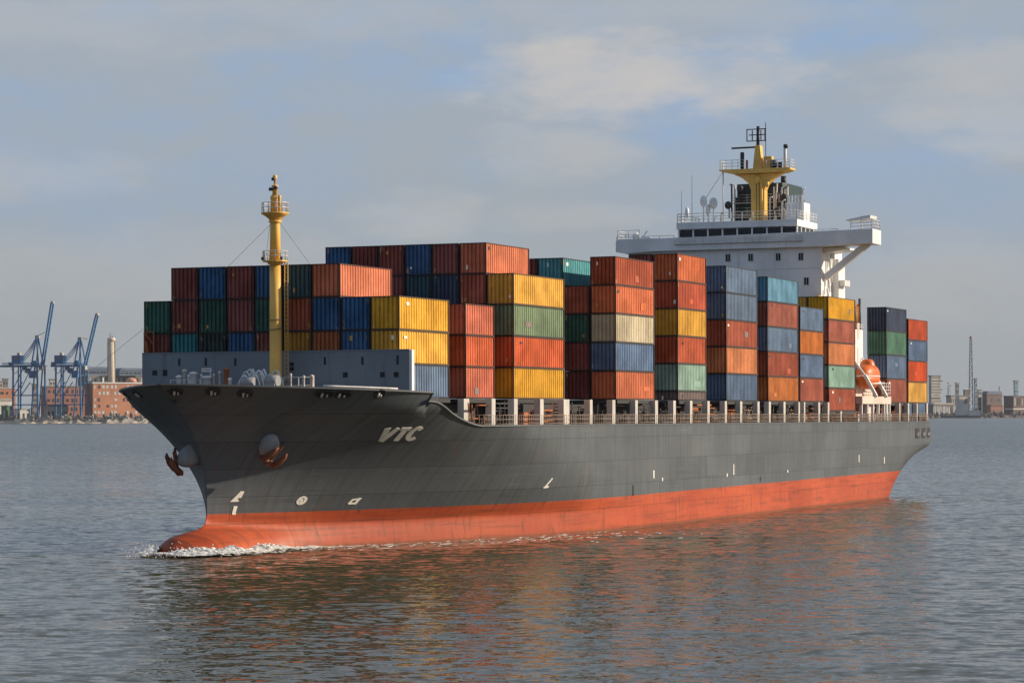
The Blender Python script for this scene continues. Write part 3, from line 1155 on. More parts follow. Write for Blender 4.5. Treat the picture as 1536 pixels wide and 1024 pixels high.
# ------------------------------------------------------------------ deck fittings along the side
def deck_side():
    posts = [(700, .5), (740.5, .36), (774, .36), (813, .36), (850, .62), (887, .3), (921, .36), (955, .32), (985, .36), (1012, .33), (1037, .33), (1063, .33), (1089, .33),
             (1112, .33), (1138, .33), (1155, .33), (1177, .33), (1199, .25), (1207, .25), (1229, .33), (1243, .3), (1262, .26), (1331, .33), (1350, .25), (1363, .33), (1376, .2), (1391, .33)]
    V = 15.55
    us = []
    for x, wd in posts:
        vv = min(V, half(u_of_x(x, 15.0), 9.2) - 0.4)
        u = u_of_x(x, vv)
        top = BASE - 0.06 if not (1244 < x < 1300) else BASE - 1.05
        m = MB()
        m.box(vv - 0.55, vv, u - wd * 1.05, u + wd * 1.05, 9.07, top)
        m.build("deck_post", M_POST, ship, bevel=0.02)
        us.append((u, vv))
    rng = random.Random(5)
    for (ua, va), (ub, vb) in zip(us[:-1], us[1:]):
        if ub - ua < 0.8:
            continue
        rail_mb([(va + 0.12, ua + .35, 9.1), (vb + 0.12, ub - .35, 9.1)], 1.05, 3, 0.42, 0.02).build("deck_railing", M_RAILD, ship)
        L = ub - ua
        # pipe runs, lashing rods and lockers in the shade behind the railing
        m = MB()
        for k in range(rng.randint(2, 4)):
            z = rng.uniform(9.4, 11.2)
            vv = rng.uniform(13.4, 14.8)
            m.tube([(vv, ua - .1, z), (vv, ub + .1, z)], rng.uniform(.04, .09), 6)
        for k in range(int(L * 2.4)):
            a = ua + rng.uniform(.3, L - .2)
            vv = rng.uniform(13.3, 14.9)
            m.tube([(vv, a, 9.06), (vv + rng.uniform(-.2, .2), a + rng.uniform(-.5, .5), rng.uniform(9.9, 11.3))], rng.uniform(.025, .055), 5)
        m.build("pipework", rng.choice([M_RAILD, M_RUST, M_DARK, M_DARK, M_RUST]), ship)
        if rng.random() < .75:
            m = MB()
            a = ua + rng.uniform(.5, max(.6, L - 1.6))
            hh = rng.uniform(.6, 1.7)
            m.box(13.0, 13.6, a, a + rng.uniform(.6, 1.3), 9.07, 9.07 + hh)
            m.build("deck_locker", rng.choice([M_BLUEBOX, M_YELBOX, M_RUST, M_DARK, M_BROWNW, M_DARK]), ship, bevel=.03)
    # hatch coaming and covers under every block
    m = MB()
    m.box(-12.9, 12.9, 20, 147, 9.07, 11.05)
    m.box(-9.6, 9.6, 0.6, 19.9, 9.07, 11.05)
    m.build("hatch_coaming", M_HATCH, ship)
    for b, (ua, L, vp, nr, th, base) in GEO.items():
        m = MB()
        z1 = base - 0.04 if b != 5 else BASE - 0.04
        if b == 11:
            m.box(-vp, vp - 2.6, ua + .1, ua + L - .1, z1 - 0.32, z1)
        else:
            m.box(-vp, vp + .05, ua + .05, ua + L - .05, z1 - 0.32, z1)
        m.build("hatch_cover", M_HATCH, ship)


deck_side()


# ------------------------------------------------------------------ forecastle
def forecastle():
    ub = -0.9
    vL, vR = -11.2, 12.2
    zt = w_of_y(526.5, 0, ub)
    m = MB()
    m.box(vL, vR, ub, ub + 0.12, 11.16, zt)
    bw = m.build("breakwater", M_BREAK, ship)
    for v in np.arange(vL + 1.4, vR - .5, 2.3):
        s = MB()
        s.prism([(ub + .125, 11.16), (ub + .9, 11.16), (ub + .125, zt - .4)], 'x', v - .04, v + .04)
        s.build("stiffener", M_BREAK, bw)
    e = MB()
    e.box(vR + .004, vR + .24, ub - .03, ub + 0.42, 11.9, zt + .03)
    e.build("end_post", M_WHITE, bw, bevel=.02)
    c = MB()
    c.box(vL, vR, ub - .05, ub + .22, zt + .002, zt + .08)
    c.build("top_rail", M_BREAK, bw)
    # small square drain and lashing holes
    for x, y, a, b in ((229, 557, .22, .2), (245, 557, .2, .25), (517, 561, .2, .2), (571, 561, .2, .2), (591, 561, .2, .2), (267, 541, .09, .28), (308, 541, .09, .32),
                       (353, 541, .09, .3), (487, 540, .09, .3), (542, 540, .09, .3), (593, 539, .09, .35), (438, 545, .18, .15), (438, 552, .18, .15)):
        v = (x - px(0, ub, 12)[0]) / (px(1, ub, 12)[0] - px(0, ub, 12)[0])
        w = w_of_y(y, v, ub)
        h = MB()
        h.box(v - a, v + a, ub - .02, ub + .05, w - b, w + b)
        h.build("slot", M_BLACK, bw)
    # lashing frame at the far end
    f = MB()
    a0 = vL + .15
    zt2 = w_of_y(495, vL, ub)
    for v in (a0, a0 + .85):
        f.bar((v, ub + .1, zt + .08), (v, ub + .1, zt2), .09)
    f.bar((a0, ub + .1, zt2 - .04), (a0 + .85, ub + .1, zt2 - .04), .09)
    f.bar((a0, ub + .1, zt2 - .1), (a0 + .85, ub + .1, zt + .7), .08)
    f.bar((a0 + .3, ub + .1, zt + .08), (a0 + .15, ub + .1, zt + 1.0), .2)
    f.build("lashing_frame", M_RUST, ship)
    # ---- deck machinery
    def at(x, y, u):
        x0, x1 = px(0, u, 12)[0], px(1, u, 12)[0]
        v = (x - x0) / (x1 - x0)
        return v, w_of_y(y, v, u)
    for x, y, r, mt in ((276, 553, .16, M_RAIL), (283, 561, .12, M_WHITE), (290, 557, .26, M_WHITE), (311, 563, .36, M_WHITE), (321, 560, .1, M_POST), (330, 556, .13, M_POST), (340, 551, .2, M_RUST), (345, 566, .14, M_WHITE),
                        (436, 560, .07, M_RAIL), (455, 563, .09, M_RAIL), (467, 562, .14, M_BROWNW), (268, 562, .22, M_WHITE), (302, 560, .08, M_RAIL)):
        v, w = at(x, y, -5)
        m = MB()
        m.lathe([(r * 1.3, 11.16), (r * 1.3, 11.3), (r, 11.34), (r, w - .15), (r * 1.25, w - .12), (r * 1.25, w), (r * .4, w + .08)], (v, -5), 12)
        m.build("deck_vent", mt, ship)
    v, w = at(310, 553, -5)
    sg = MB()
    sg.box(v - .42, v + .42, -5.05, -5, w - .14, w + .14)
    so = sg.build("sign_board", M_WHITE, ship)
    tx = MB()
    for k in range(7):
        tx.box(v - .34 + k * .1, v - .28 + k * .1, -5.06, -5.045, w - .05, w + .05)
    tx.build("sign_text", M_RUST, so)
    tx = MB()
    tx.tube([(v + .3, -4.97, 11.16), (v + .3, -4.97, w - .1)], .04, 6)
    tx.build("sign_leg", M_RAIL, so)
    # coil of white mooring hoses in arcs
    rng = random.Random(11)
    for k in range(17):
        xa = 350 + rng.uniform(0, 48)
        xb = xa + rng.uniform(12, 30)
        yt = 550 + rng.uniform(-1, 12)
        va, _ = at(xa, 560, -5.5)
        vb, w = at(xb, yt, -5.5)
        m = MB()
        pts = []
        for i in range(11):
            t = i / 10
            pts.append((va + (vb - va) * t, -5.5 + rng.uniform(-.02, .02) + k * .07, 11.2 + (w - 11.2) * math.sin(math.pi * min(1, t * .95 + .03)) ** .7))
        m.tube(pts, rng.uniform(.05, .09), 6)
        m.build("mooring_hose", rng.choice([M_WHITE, M_WHITE, M_WHITE, M_RAIL]), ship)
    for x, y, wd in ((372, 566, .9), (408, 563, .8)):
        v, w = at(x, y, -6)
        m = MB()
        m.box(v - wd * .5, v + wd * .5, -6.4, -5.4, 11.16, w - .5)
        m.tube([(v - wd * .6, -5.9, w - .35), (v + wd * .6, -5.9, w - .35)], .45, 14)
        m.build("windlass", M_GRAYBOLT, ship)
    v0, _ = at(425, 570, -4.6)
    v1, _ = at(470, 570, -4.6)
    rail_mb([(v0, -4.6, 11.16), (v1, -4.6, 11.16)], 1.9, 3, 1.2, .03).build("forecastle_railing", M_RAIL, ship)
    v0, _ = at(255, 570, -7)
    v1, _ = at(300, 570, -7)
    rail_mb([(v0, -7, 11.16), (v1, -7, 11.16)], 1.75, 3, .9, .025).build("forecastle_railing", M_RAIL, ship)
    # white rail along the near side bulwark
    pts = [(half(u, topw(u)) - .3, u, topw(u)) for u in np.linspace(-9.5, -4.2, 8)]
    m = MB()
    m.tube([(p[0], p[1], p[2] + .12) for p in pts], .07, 6)
    m.build("bulwark_pipe", M_RAIL, ship)


forecastle()


def foremast():
    u, v = -2.6, 1.65
    def z(y):
        return w_of_y(y, v, u)
    m = MB()
    m.lathe([(.56, 11.16), (.56, 11.6), (.48, 11.8), (.46, z(470)), (.43, z(392))], (v, u), 24)
    m.lathe([(.43, z(392)), (.38, z(336)), (.38, z(333)), (.5, z(332)), (.5, z(330)), (.41, z(329.5))], (v, u), 24)
    o = m.build("foremast", M_MAST, ship)
    n = MB()
    n.lathe([(.42, z(330)), (.5, z(327)), (.75, z(323)), (1.07, z(319.5)), (1.09, z(317.8)), (.2, z(317.5))], (v, u), 20)
    n.build("crows_nest", M_MAST, o)
    circ = [(v + 1.0 * math.cos(a), u + 1.0 * math.sin(a), z(317.6)) for a in np.linspace(0, 2 * math.pi, 13)]
    rail_mb(circ, .75, 2, 1.0, .03).build("nest_railing", M_RAIL, o)
    p = MB()
    p.lathe([(.28, z(317.6)), (.24, z(298)), (.29, z(297)), (.29, z(295)), (.2, z(291))], (v - .1, u), 14)
    p.lathe([(.12, z(317.6)), (.12, z(296)), (.15, z(293)), (.06, z(291.5))], (v + .38, u), 10)
    p.lathe([(.2, z(292)), (.2, z(279)), (.28, z(278.5)), (.28, z(277)), (.1, z(276))], (v, u), 10)
    p.lathe([(.08, z(278)), (.09, z(268)), (.17, z(267)), (.17, z(262)), (.05, z(261))], (v, u), 10)
    p.build("topmast", M_MAST, o)
    for k, (dv, y) in enumerate(((-.3, 285), (.25, 283), (.0, 270))):
        q = MB()
        q.lathe([(.14, z(y)), (.16, z(y - 1)), (.16, z(y - 4)), (.07, z(y - 5))], (v + dv * .8, u - .25), 10)
        q.build("mast_lamp", M_DARK, o)
    # lower platform
    q = MB()
    pl = [(v + 1.0 * math.cos(a), u + .95 * math.sin(a)) for a in np.linspace(0, 2 * math.pi, 13)[:-1]]
    q.prism(pl, 'z', z(391.5), z(389.5))
    q.prism([(a * .6 + v * .4, b * .6 + u * .4) for a, b in pl], 'z', z(395), z(391.6))
    q.build("mast_platform", M_MAST, o)
    circ = [(v + .95 * math.cos(a), u + .92 * math.sin(a), z(389.5)) for a in np.linspace(R(100), R(380), 11)]
    rail_mb(circ, .72, 2, .9, .03).build("platform_railing", M_RAIL, o)
    for dv in (-.85, .8):
        q = MB()
        q.lathe([(.07, z(389)), (.11, z(388)), (.11, z(385)), (.05, z(384))], (v + dv, u - .5), 8)
        q.build("mast_lamp", M_DARK, o)
    lad = MB()
    for dv in (.62, .9):
        lad.tube([(v + dv, u + .35, 11.2), (v + dv, u + .35, z(390))], .035, 5)
    for zz in np.arange(11.6, z(391), .33):
        lad.tube([(v + .62, u + .35, zz), (v + .9, u + .35, zz)], .022, 5)
    lad.build("ladder", M_MAST, o)
    for zz in (z(492), z(478)):
        r = MB()
        r.tube([(v + .56 * math.cos(a), u + .56 * math.sin(a), zz + .06 * math.cos(a * 2)) for a in np.linspace(0, 6.283, 17)], .03, 5)
        r.build("mast_cable", M_WIRE, o)
    for a, b in (((v - .4, u, z(335)), (-10.7, -1.6, 15.3)), ((v + .4, u, z(333)), (v + 1.9, -.6, z(392))), ((v - .45, u, z(334)), (v - 1.0, u + .3, z(390))),
                 ((-11, -1.0, 17.1), (-9.6, -14, 12.3))):
        s = MB()
        s.tube([a, b], .013, 5)
        s.build("stay_wire", M_WIRE, ship)


foremast()


# ------------------------------------------------------------------ accommodation block and bridge
def bridge():
    uf = 117.0
    hv = 10.45
    ub = 126.0
    zw0 = CAM_H + 19.6            # underside of the bridge wings
    zd = CAM_H + 21.15            # top of the wings
    house = MB()
    house.box(-hv, hv, uf, ub, 9.07, zw0 - .003)
    ho = house.build("deckhouse", M_WHITE, ship, bevel=.04)
    # bridge wings: one slab with a rounded far end and deeper near end
    w = MB()
    vs, vp = -15.0, 16.8
    poly = [(vs, zd - .25), (vs + .15, zd), (-6, zd), (vp - .6, zd + .35), (vp, zd + .35), (vp, zd - 1.35), (vp - 1.5, zd - 1.35), (hv + .2, zw0), (-hv, zw0), (vs + 1.2, zd - 1.75), (vs, zd - 1.5)]
    w.prism(poly, 'y', uf - .6, uf + 3.2)
    wo = w.build("bridge_wing", M_WHITE, ship, bevel=.03)
    for a, b in ((-14.9, -7.6), (7.6, 12.6)):
        rail_mb([(a, uf - .5, zd + (.0 if a < 0 else .15)), (b, uf - .5, zd + (0 if a < 0 else .2))], .28, 1, 2.0, .035).build("wing_railing", M_RAIL, wo)
    rail_mb([(-14.8, uf + 2.4, zd), (-14.8, uf - .5, zd), (-12.0, uf - .5, zd)], 1.05, 2, 1.6, .035).build("wing_railing", M_RAIL, wo)
    rail_mb([(14.2, uf - .5, zd + .3), (16.7, uf - .5, zd + .35), (16.7, uf + 3, zd + .35), (14.2, uf + 3, zd + .3)], 1.1, 3, 1.2, .035).build("wing_railing", M_RAIL, wo)
    s = MB()
    for a in (14.0, 15.3):
        s.bar((a, uf + .2, zd + .3), (a, uf + .2, zd + 1.35), .1)
    s.prism([(13.6, zd + 1.35), (16.4, zd + 1.62), (16.5, zd + 1.95), (15.8, zd + 1.9), (13.6, zd + 1.5)], 'y', uf - .3, uf + 2.6)
    s.build("wing_awning", M_WHITE, wo)
    r = MB()
    r.ell((-12.8, uf + .6, zd + .35), (.5, .5, .5), 12, 8)
    r.box(-12.2, -10.9, uf + .3, uf + .9, zd + .003, zd + .25)
    r.bar((-12.1, uf + .6, zd + .1), (-11.4, uf + .6, zd + 1.0), .13)
    r.build("searchlight", M_WHITE, wo)
    # diagonal strut under the near wing
    b = MB()
    b.bar((hv + .1, uf + 1.3, CAM_H + 16.0), (vp - 1.0, uf + 1.3, zd - 1.2), .75, .75, (0, 1, 0))
    b.build("wing_strut", M_WHITE, ship, bevel=.05)
    # side casing below the near wing with pipes and ladder
    c = MB()
    c.box(hv + .004, hv + .8, uf + 4.6, uf + 7.4, 9.07, zw0 - 1.2)
    c.prism([(hv + .01, zw0 - .05), (hv + 2.7, zw0 - .05), (hv + 2.7, zw0 - .3), (hv + .01, zw0 - .7)], 'y', uf + 1.0, uf + 5)
    co = c.build("side_casing", M_WHITE, ship, bevel=.04)
    for k in range(6):
        m = MB()
        z0 = CAM_H + 12 + k * 1.15
        m.tube([(hv + .45 + .2 * (k % 2), uf + .5 + k * .55, z0), (hv + .45, uf + .5 + k * .55, z0 + random.uniform(1.2, 3))], .16, 8)
        m.build("vent_pipe", M_WHITE, co)
    for k in range(4):
        m = MB()
        m.box(hv + .8, hv + 1.5, uf + 4.8 + k * .6, uf + 5.2 + k * .6, CAM_H + 15.2, CAM_H + 15.9)
        m.build("floodlight", M_WHITE, co)
    # windows of the house front
    for x, y in ((1093, 388), (1127, 387.5), (1143, 388), (1168, 387), (1201.5, 386.5), (1209.5, 423.5)):
        v = (x - px(0, uf, 25)[0]) / (px(1, uf, 25)[0] - px(0, uf, 25)[0])
        z = w_of_y(y, v, uf)
        m = MB()
        m.box(v - .34, v + .34, uf - .04, uf + .02, z - .48, z + .48)
        f = m.build("window", M_RAIL if x != 1143 else M_WHITE, ho)
        if x != 1143:
            for s_ in (-1, 1):
                g = MB()
                g.box(v + s_ * .15 - .12, v + s_ * .15 + .12, uf - .055, uf - .03, z - .42, z + .42)
                g.build("pane", M_GLASS, f)
    g = MB()
    g.box(-hv + 4, hv - .01, uf - .03, uf + .01, w_of_y(405.5, 5, uf), w_of_y(404.5, 5, uf))
    g.build("deck_line", M_RAIL, ho)
    # wheelhouse
    wv, w0, wb = 7.45, uf + .4, uf + 8.6
    z0, z1, z2 = zd + .0, CAM_H + 22.12, CAM_H + 22.98
    m = MB()
    m.box(-wv + .3, wv - .3, w0 + .3, wb - .4, zd + .004, z1 + .05)
    who = m.build("wheelhouse", M_WHITE, ship)
    def pane(a, b, yv, front=True):
        q = MB()
        if front:
            q.box(a, b, w0 + .2, w0 + .28, zd + .12, z1 - .02)
        else:
            q.box(wv - .28, wv - .2, a, b, zd + .12, z1 - .02)
        q.build("bridge_window", M_GLASS, who)
    xs = np.linspace(-wv + .1, wv - .1, 9)
    for a, b in zip(xs[:-1], xs[1:]):
        pane(a + .09, b - .09, 0)
    for a in xs:
        q = MB()
        q.box(a - .085, a + .085, w0 + .1, w0 + .3, zd + .006, z1 + .02)
        q.build("mullion", M_WHITE, who)
    ys = np.linspace(w0 + .35, wb - 1.0, 5)
    for a, b in zip(ys[:-1], ys[1:]):
        pane(a + .1, b - .1, 0, False)
    for a in ys:
        q = MB()
        q.box(wv - .3, wv - .1, a - .1, a + .1, zd + .006, z1 + .02)
        q.build("mullion", M_WHITE, who)
    q = MB()
    q.box(-wv - .1, wv + .05, w0 - .15, wb, z1 + .06, z2)
    ro = q.build("wheelhouse_roof", M_WHITE, ship, bevel=.04)
    rail_mb([(-wv, wb - .1, z2), (-wv, w0 - .05, z2), (wv - .05, w0 - .05, z2), (wv - .05, wb - .1, z2)], 1.05, 3, 1.3, .035).build("roof_railing", M_RAIL, ro)
    # catwalk mesh band below the windows
    rail_mb([(-wv, uf - .75, zd - .75), (hv - 2, uf - .75, zd - .75)], .72, 3, .9, .02).build("catwalk_railing", M_RAIL, ho)
    q = MB()
    q.box(-wv, hv - 2, uf - .8, uf - .61, zd - .83, zd - .76)
    q.build("catwalk", M_POST, ho)
    # antennas, domes and lockers on the roof
    for x, yt in ((1022.5, 287), (1038.5, 264)):
        v = (x - px(0, uf + 2, 30)[0]) / (px(1, uf + 2, 30)[0] - px(0, uf + 2, 30)[0])
        a = MB()
        a.tube([(v, uf + 2, z2), (v, uf + 2, w_of_y(yt, v, uf + 2))], [.055, .025], 5)
        a.build("whip_antenna", M_RAIL, ro)
    for x, y, rr in ((1056, 305, .42), (1071, 308, .5), (1063, 318, .3), (1031, 322, .25)):
        v = (x - px(0, uf + 3, 30)[0]) / (px(1, uf + 3, 30)[0] - px(0, uf + 3, 30)[0])
        z = w_of_y(y, v, uf + 3)
        a = MB()
        a.tube([(v, uf + 3, z2), (v, uf + 3, z)], .08, 6)
        a.lathe([(rr * .5, z - .5), (rr, z - .1), (rr, z + .35), (rr * .7, z + .7), (.05, z + .85)], (v, uf + 3), 12)
        a.build("satellite_dome", M_WHITE, ro)
    v = 4.9
    a = MB()
    a.box(v - .2, v + 2.0, uf + 5.0, uf + 7.6, z2, z2 + 2.3)
    lo = a.build("vent_house", M_WHITE, ro, bevel=.03)
    for k in range(5):
        q = MB()
        q.box(v - .05 + k * .42, v + .2 + k * .42, uf + 4.9, uf + 4.97, z2 + .7, z2 + 3.2)
        q.build("louvre", M_WHITE, lo)
    for x_, h_ in ((3.6, 3.6), (6.7, 3.9), (6.2, 2.8), (4.2, 2.6), (-3.6, 1.3), (-4.4, .9), (2.6, 3.0)):
        q = MB()
        q.tube([(x_, uf + 5.2, z2), (x_, uf + 5.2, z2 + h_), (x_ + .35, uf + 5.2, z2 + h_ + .1)], .09, 6)
        q.build("vent_pipe", random.choice([M_WHITE, M_RAIL, M_DARK]), ro)
    # funnel behind the mast
    m = MB()
    poly = [(-3.3, 126.6), (2.9, 126.6), (3.3, 127.6), (3.3, 134.5), (-3.3, 134.5)]
    m.prism(poly, 'z', 9.07, CAM_H + 26.6)
    m.prism([(a * .93, 126.9 + (b - 126.6) * .93) for a, b in poly], 'z', CAM_H + 26.6, CAM_H + 28.2)
    fo = m.build("funnel", M_FUNNEL, ship, bevel=.1)
    for k in range(4):
        q = MB()
        q.tube([(-1.8 + k * 1.2, 129 + (k % 2) * 1.5, CAM_H + 28), (-1.8 + k * 1.2, 129 + (k % 2) * 1.5, CAM_H + 29.3)], .36, 10)
        q.build("exhaust_pipe", M_DARK, fo)
    for k in range(3):
        q = MB()
        z = CAM_H + 22.6 + k * 1.6
        rail_mb([(-3.6, 126.3, z), (3.5, 126.3, z)], 1.0, 3, 1.0, .03, q)
        q.bar((-3.6, 126.3, z), (3.5, 126.3, z), .5, .08)
        q.build("funnel_gallery", M_POST, fo)
    for x_ in (-3.5, -2.6, 1.9, 2.9, 3.6):
        q = MB()
        q.tube([(x_, 126.2, CAM_H + 21), (x_, 126.2, CAM_H + 27 + random.uniform(0, 1.5))], .11, 6)
        q.build("pipe", random.choice([M_DARK, M_RAIL, M_WHITE]), fo)
    rq = random.Random(3)
    for k in range(16):
        q = MB()
        x_ = rq.uniform(-3.6, 3.7)
        z0 = CAM_H + 21 + rq.uniform(0, 3)
        if k % 3 == 0:
            q.box(x_ - .4, x_ + .4, 126.0, 126.55, z0, z0 + rq.uniform(.6, 1.6))
            q.build("junction_box", rq.choice([M_DARK, M_POST, M_WHITE, M_FUNNEL]), fo)
        else:
            q.tube([(x_, 126.3, z0), (x_, 126.3, z0 + rq.uniform(1.5, 4.5)), (x_ + rq.uniform(-.8, .8), 126.3, z0 + 4.6)], rq.uniform(.05, .12), 6)
            q.build("pipe", rq.choice([M_DARK, M_DARK, M_RAIL, M_POST]), fo)
    for x_, zz, rr in ((-3.9, 25.6, .45), (3.2, 26.2, .5), (2.2, 24.6, .4), (-2.4, 27.6, .4)):
        q = MB()
        q.ell((x_, 126.0, CAM_H + zz), (rr, rr * .6, rr * 1.1), 10, 8)
        q.tube([(x_, 126.4, CAM_H + zz), (x_, 126.4, CAM_H + zz - 1.6)], .08, 6)
        q.build("horn", M_DARK, fo)
    # yellow radar mast
    u, v0 = 122.6, 1.15
    def z(y):
        return w_of_y(y, v0, u)
    m = MB()
    m.box(v0 - .85, v0 + .85, u - .6, u + .6, z2, z(287))
    m.prism([(v0 - .85, z(287)), (v0 - 1.15, z(277)), (v0 - 2.0, z(268)), (v0 - 3.0, z(262.5)), (v0 + 3.1, z(262.5)), (v0 + 1.9, z(270)), (v0 + 1.1, z(279)), (v0 + .85, z(287))], 'y', u - .6, u + .6)
    mo = m.build("radar_mast", M_MAST, ship, bevel=.05)
    q = MB()
    q.prism([(v0 - 4.7, z(257)), (v0 - 3.0, z(262)), (v0 + 3.2, z(262)), (v0 + 4.2, z(258.5)), (v0 + 4.2, z(255.5)), (v0 - 4.7, z(255))], 'y', u - 1.1, u + 1.1)
    po = q.build("mast_platform", M_MAST, mo, bevel=.03)
    rail_mb([(v0 - 4.6, u + 1, z(255)), (v0 - 4.6, u - 1, z(255)), (v0 - 1.6, u - 1, z(255))], 1.1, 3, .8, .03).build("platform_railing", M_RAIL, po)
    rail_mb([(v0 + 1.2, u - 1, z(255.5)), (v0 + 4.1, u - 1, z(255.5)), (v0 + 4.1, u + 1, z(255.5))], 1.0, 3, .8, .03).build("platform_railing", M_RAIL, po)
    q = MB()
    q.prism([(v0 - .65, z(255)), (v0 + .55, z(255)), (v0 + .25, z(220)), (v0 - .35, z(220))], 'y', u - .5, u + .5)
    q.box(v0 + .65, v0 + 1.7, u - .4, u + .4, z(255), z(237))
    q.build("upper_mast", M_MAST, mo, bevel=.04)
    q = MB()
    q.tube([(v0 - .15, u, z(226)), (v0 - .1, u, z(191))], .21, 8)
    q.tube([(v0 - .2, u, z(222)), (v0 - 3.4, u - .2, z(222.6))], .11, 8)
    q.build("top_pole", M_DARK, mo)
    q = MB()
    for x0, x1, y0, y1 in ((1123, 1123, 195, 213), (1131, 1131, 197, 212), (1150, 1150, 195, 213), (1144, 1144, 197, 212), (1123, 1152, 195.5, 195.5), (1123, 1152, 213, 213), (1126, 1149, 204, 204), (1151, 1151, 186, 250)):
        def cv(x):
            return (x - px(0, u, 40)[0]) / (px(1, u, 40)[0] - px(0, u, 40)[0])
        q.bar((cv(x0), u - .25, z(y0)), (cv(x1), u - .25, z(y1)), .11 if x0 != 1151 else .07)
    q.build("antenna_array", M_DARK, mo)
    for x, y0, y1, rr, mt in ((1116, 255, 229, .25, M_DARK), (1180, 255, 222, .2, M_RAIL), (1181, 226, 220, .3, M_DARK), (1163, 255, 243, .42, M_DARK), (1087, 300, 244, .06, M_RAIL), (1123, 255, 241, .14, M_RUST), (1172, 255, 246, .3, M_DARK)):
        a = cv(x)
        q = MB()
        q.lathe([(rr * .8, z(y0)), (rr, z(y0) + .2), (rr, z(y1) - .1), (rr * .5, z(y1))], (a, u - .3), 10)
        q.build("mast_lamp", mt, mo)
    q = MB()
    q.tube([(cv(1087), u - .3, z(257)), (cv(1087), u - .3, z2)], .07, 6)
    q.build("stay_pole", M_POST, mo)
    q = MB()
    q.tube([(cv(1087), u - .3, z(257)), (cv(1066), u - 2, z(300))], .025, 5)
    q.build("stay_wire", M_WIRE, mo)
    q = MB()
    q.tube([(v0 + .5, u - .72, z2), (v0 + .5, u - .72, z(275)), (v0 + .1, u - .72, z(266))], .16, 8)
    q.ell((v0 + .0, u - .75, z(272)), (.4, .25, .5), 10, 8)
    q.ell((v0 + 1.2, u - .7, z(279)), (.28, .25, .4), 10, 8)
    q.build("mast_conduit", M_MAST, mo)
    lad = MB()
    for dv in (-.15, .2):
        lad.tube([(v0 + dv, u - .68, z2), (v0 + dv, u - .68, z(265))], .03, 5)
    lad.build("ladder", M_DARK, mo)


bridge()


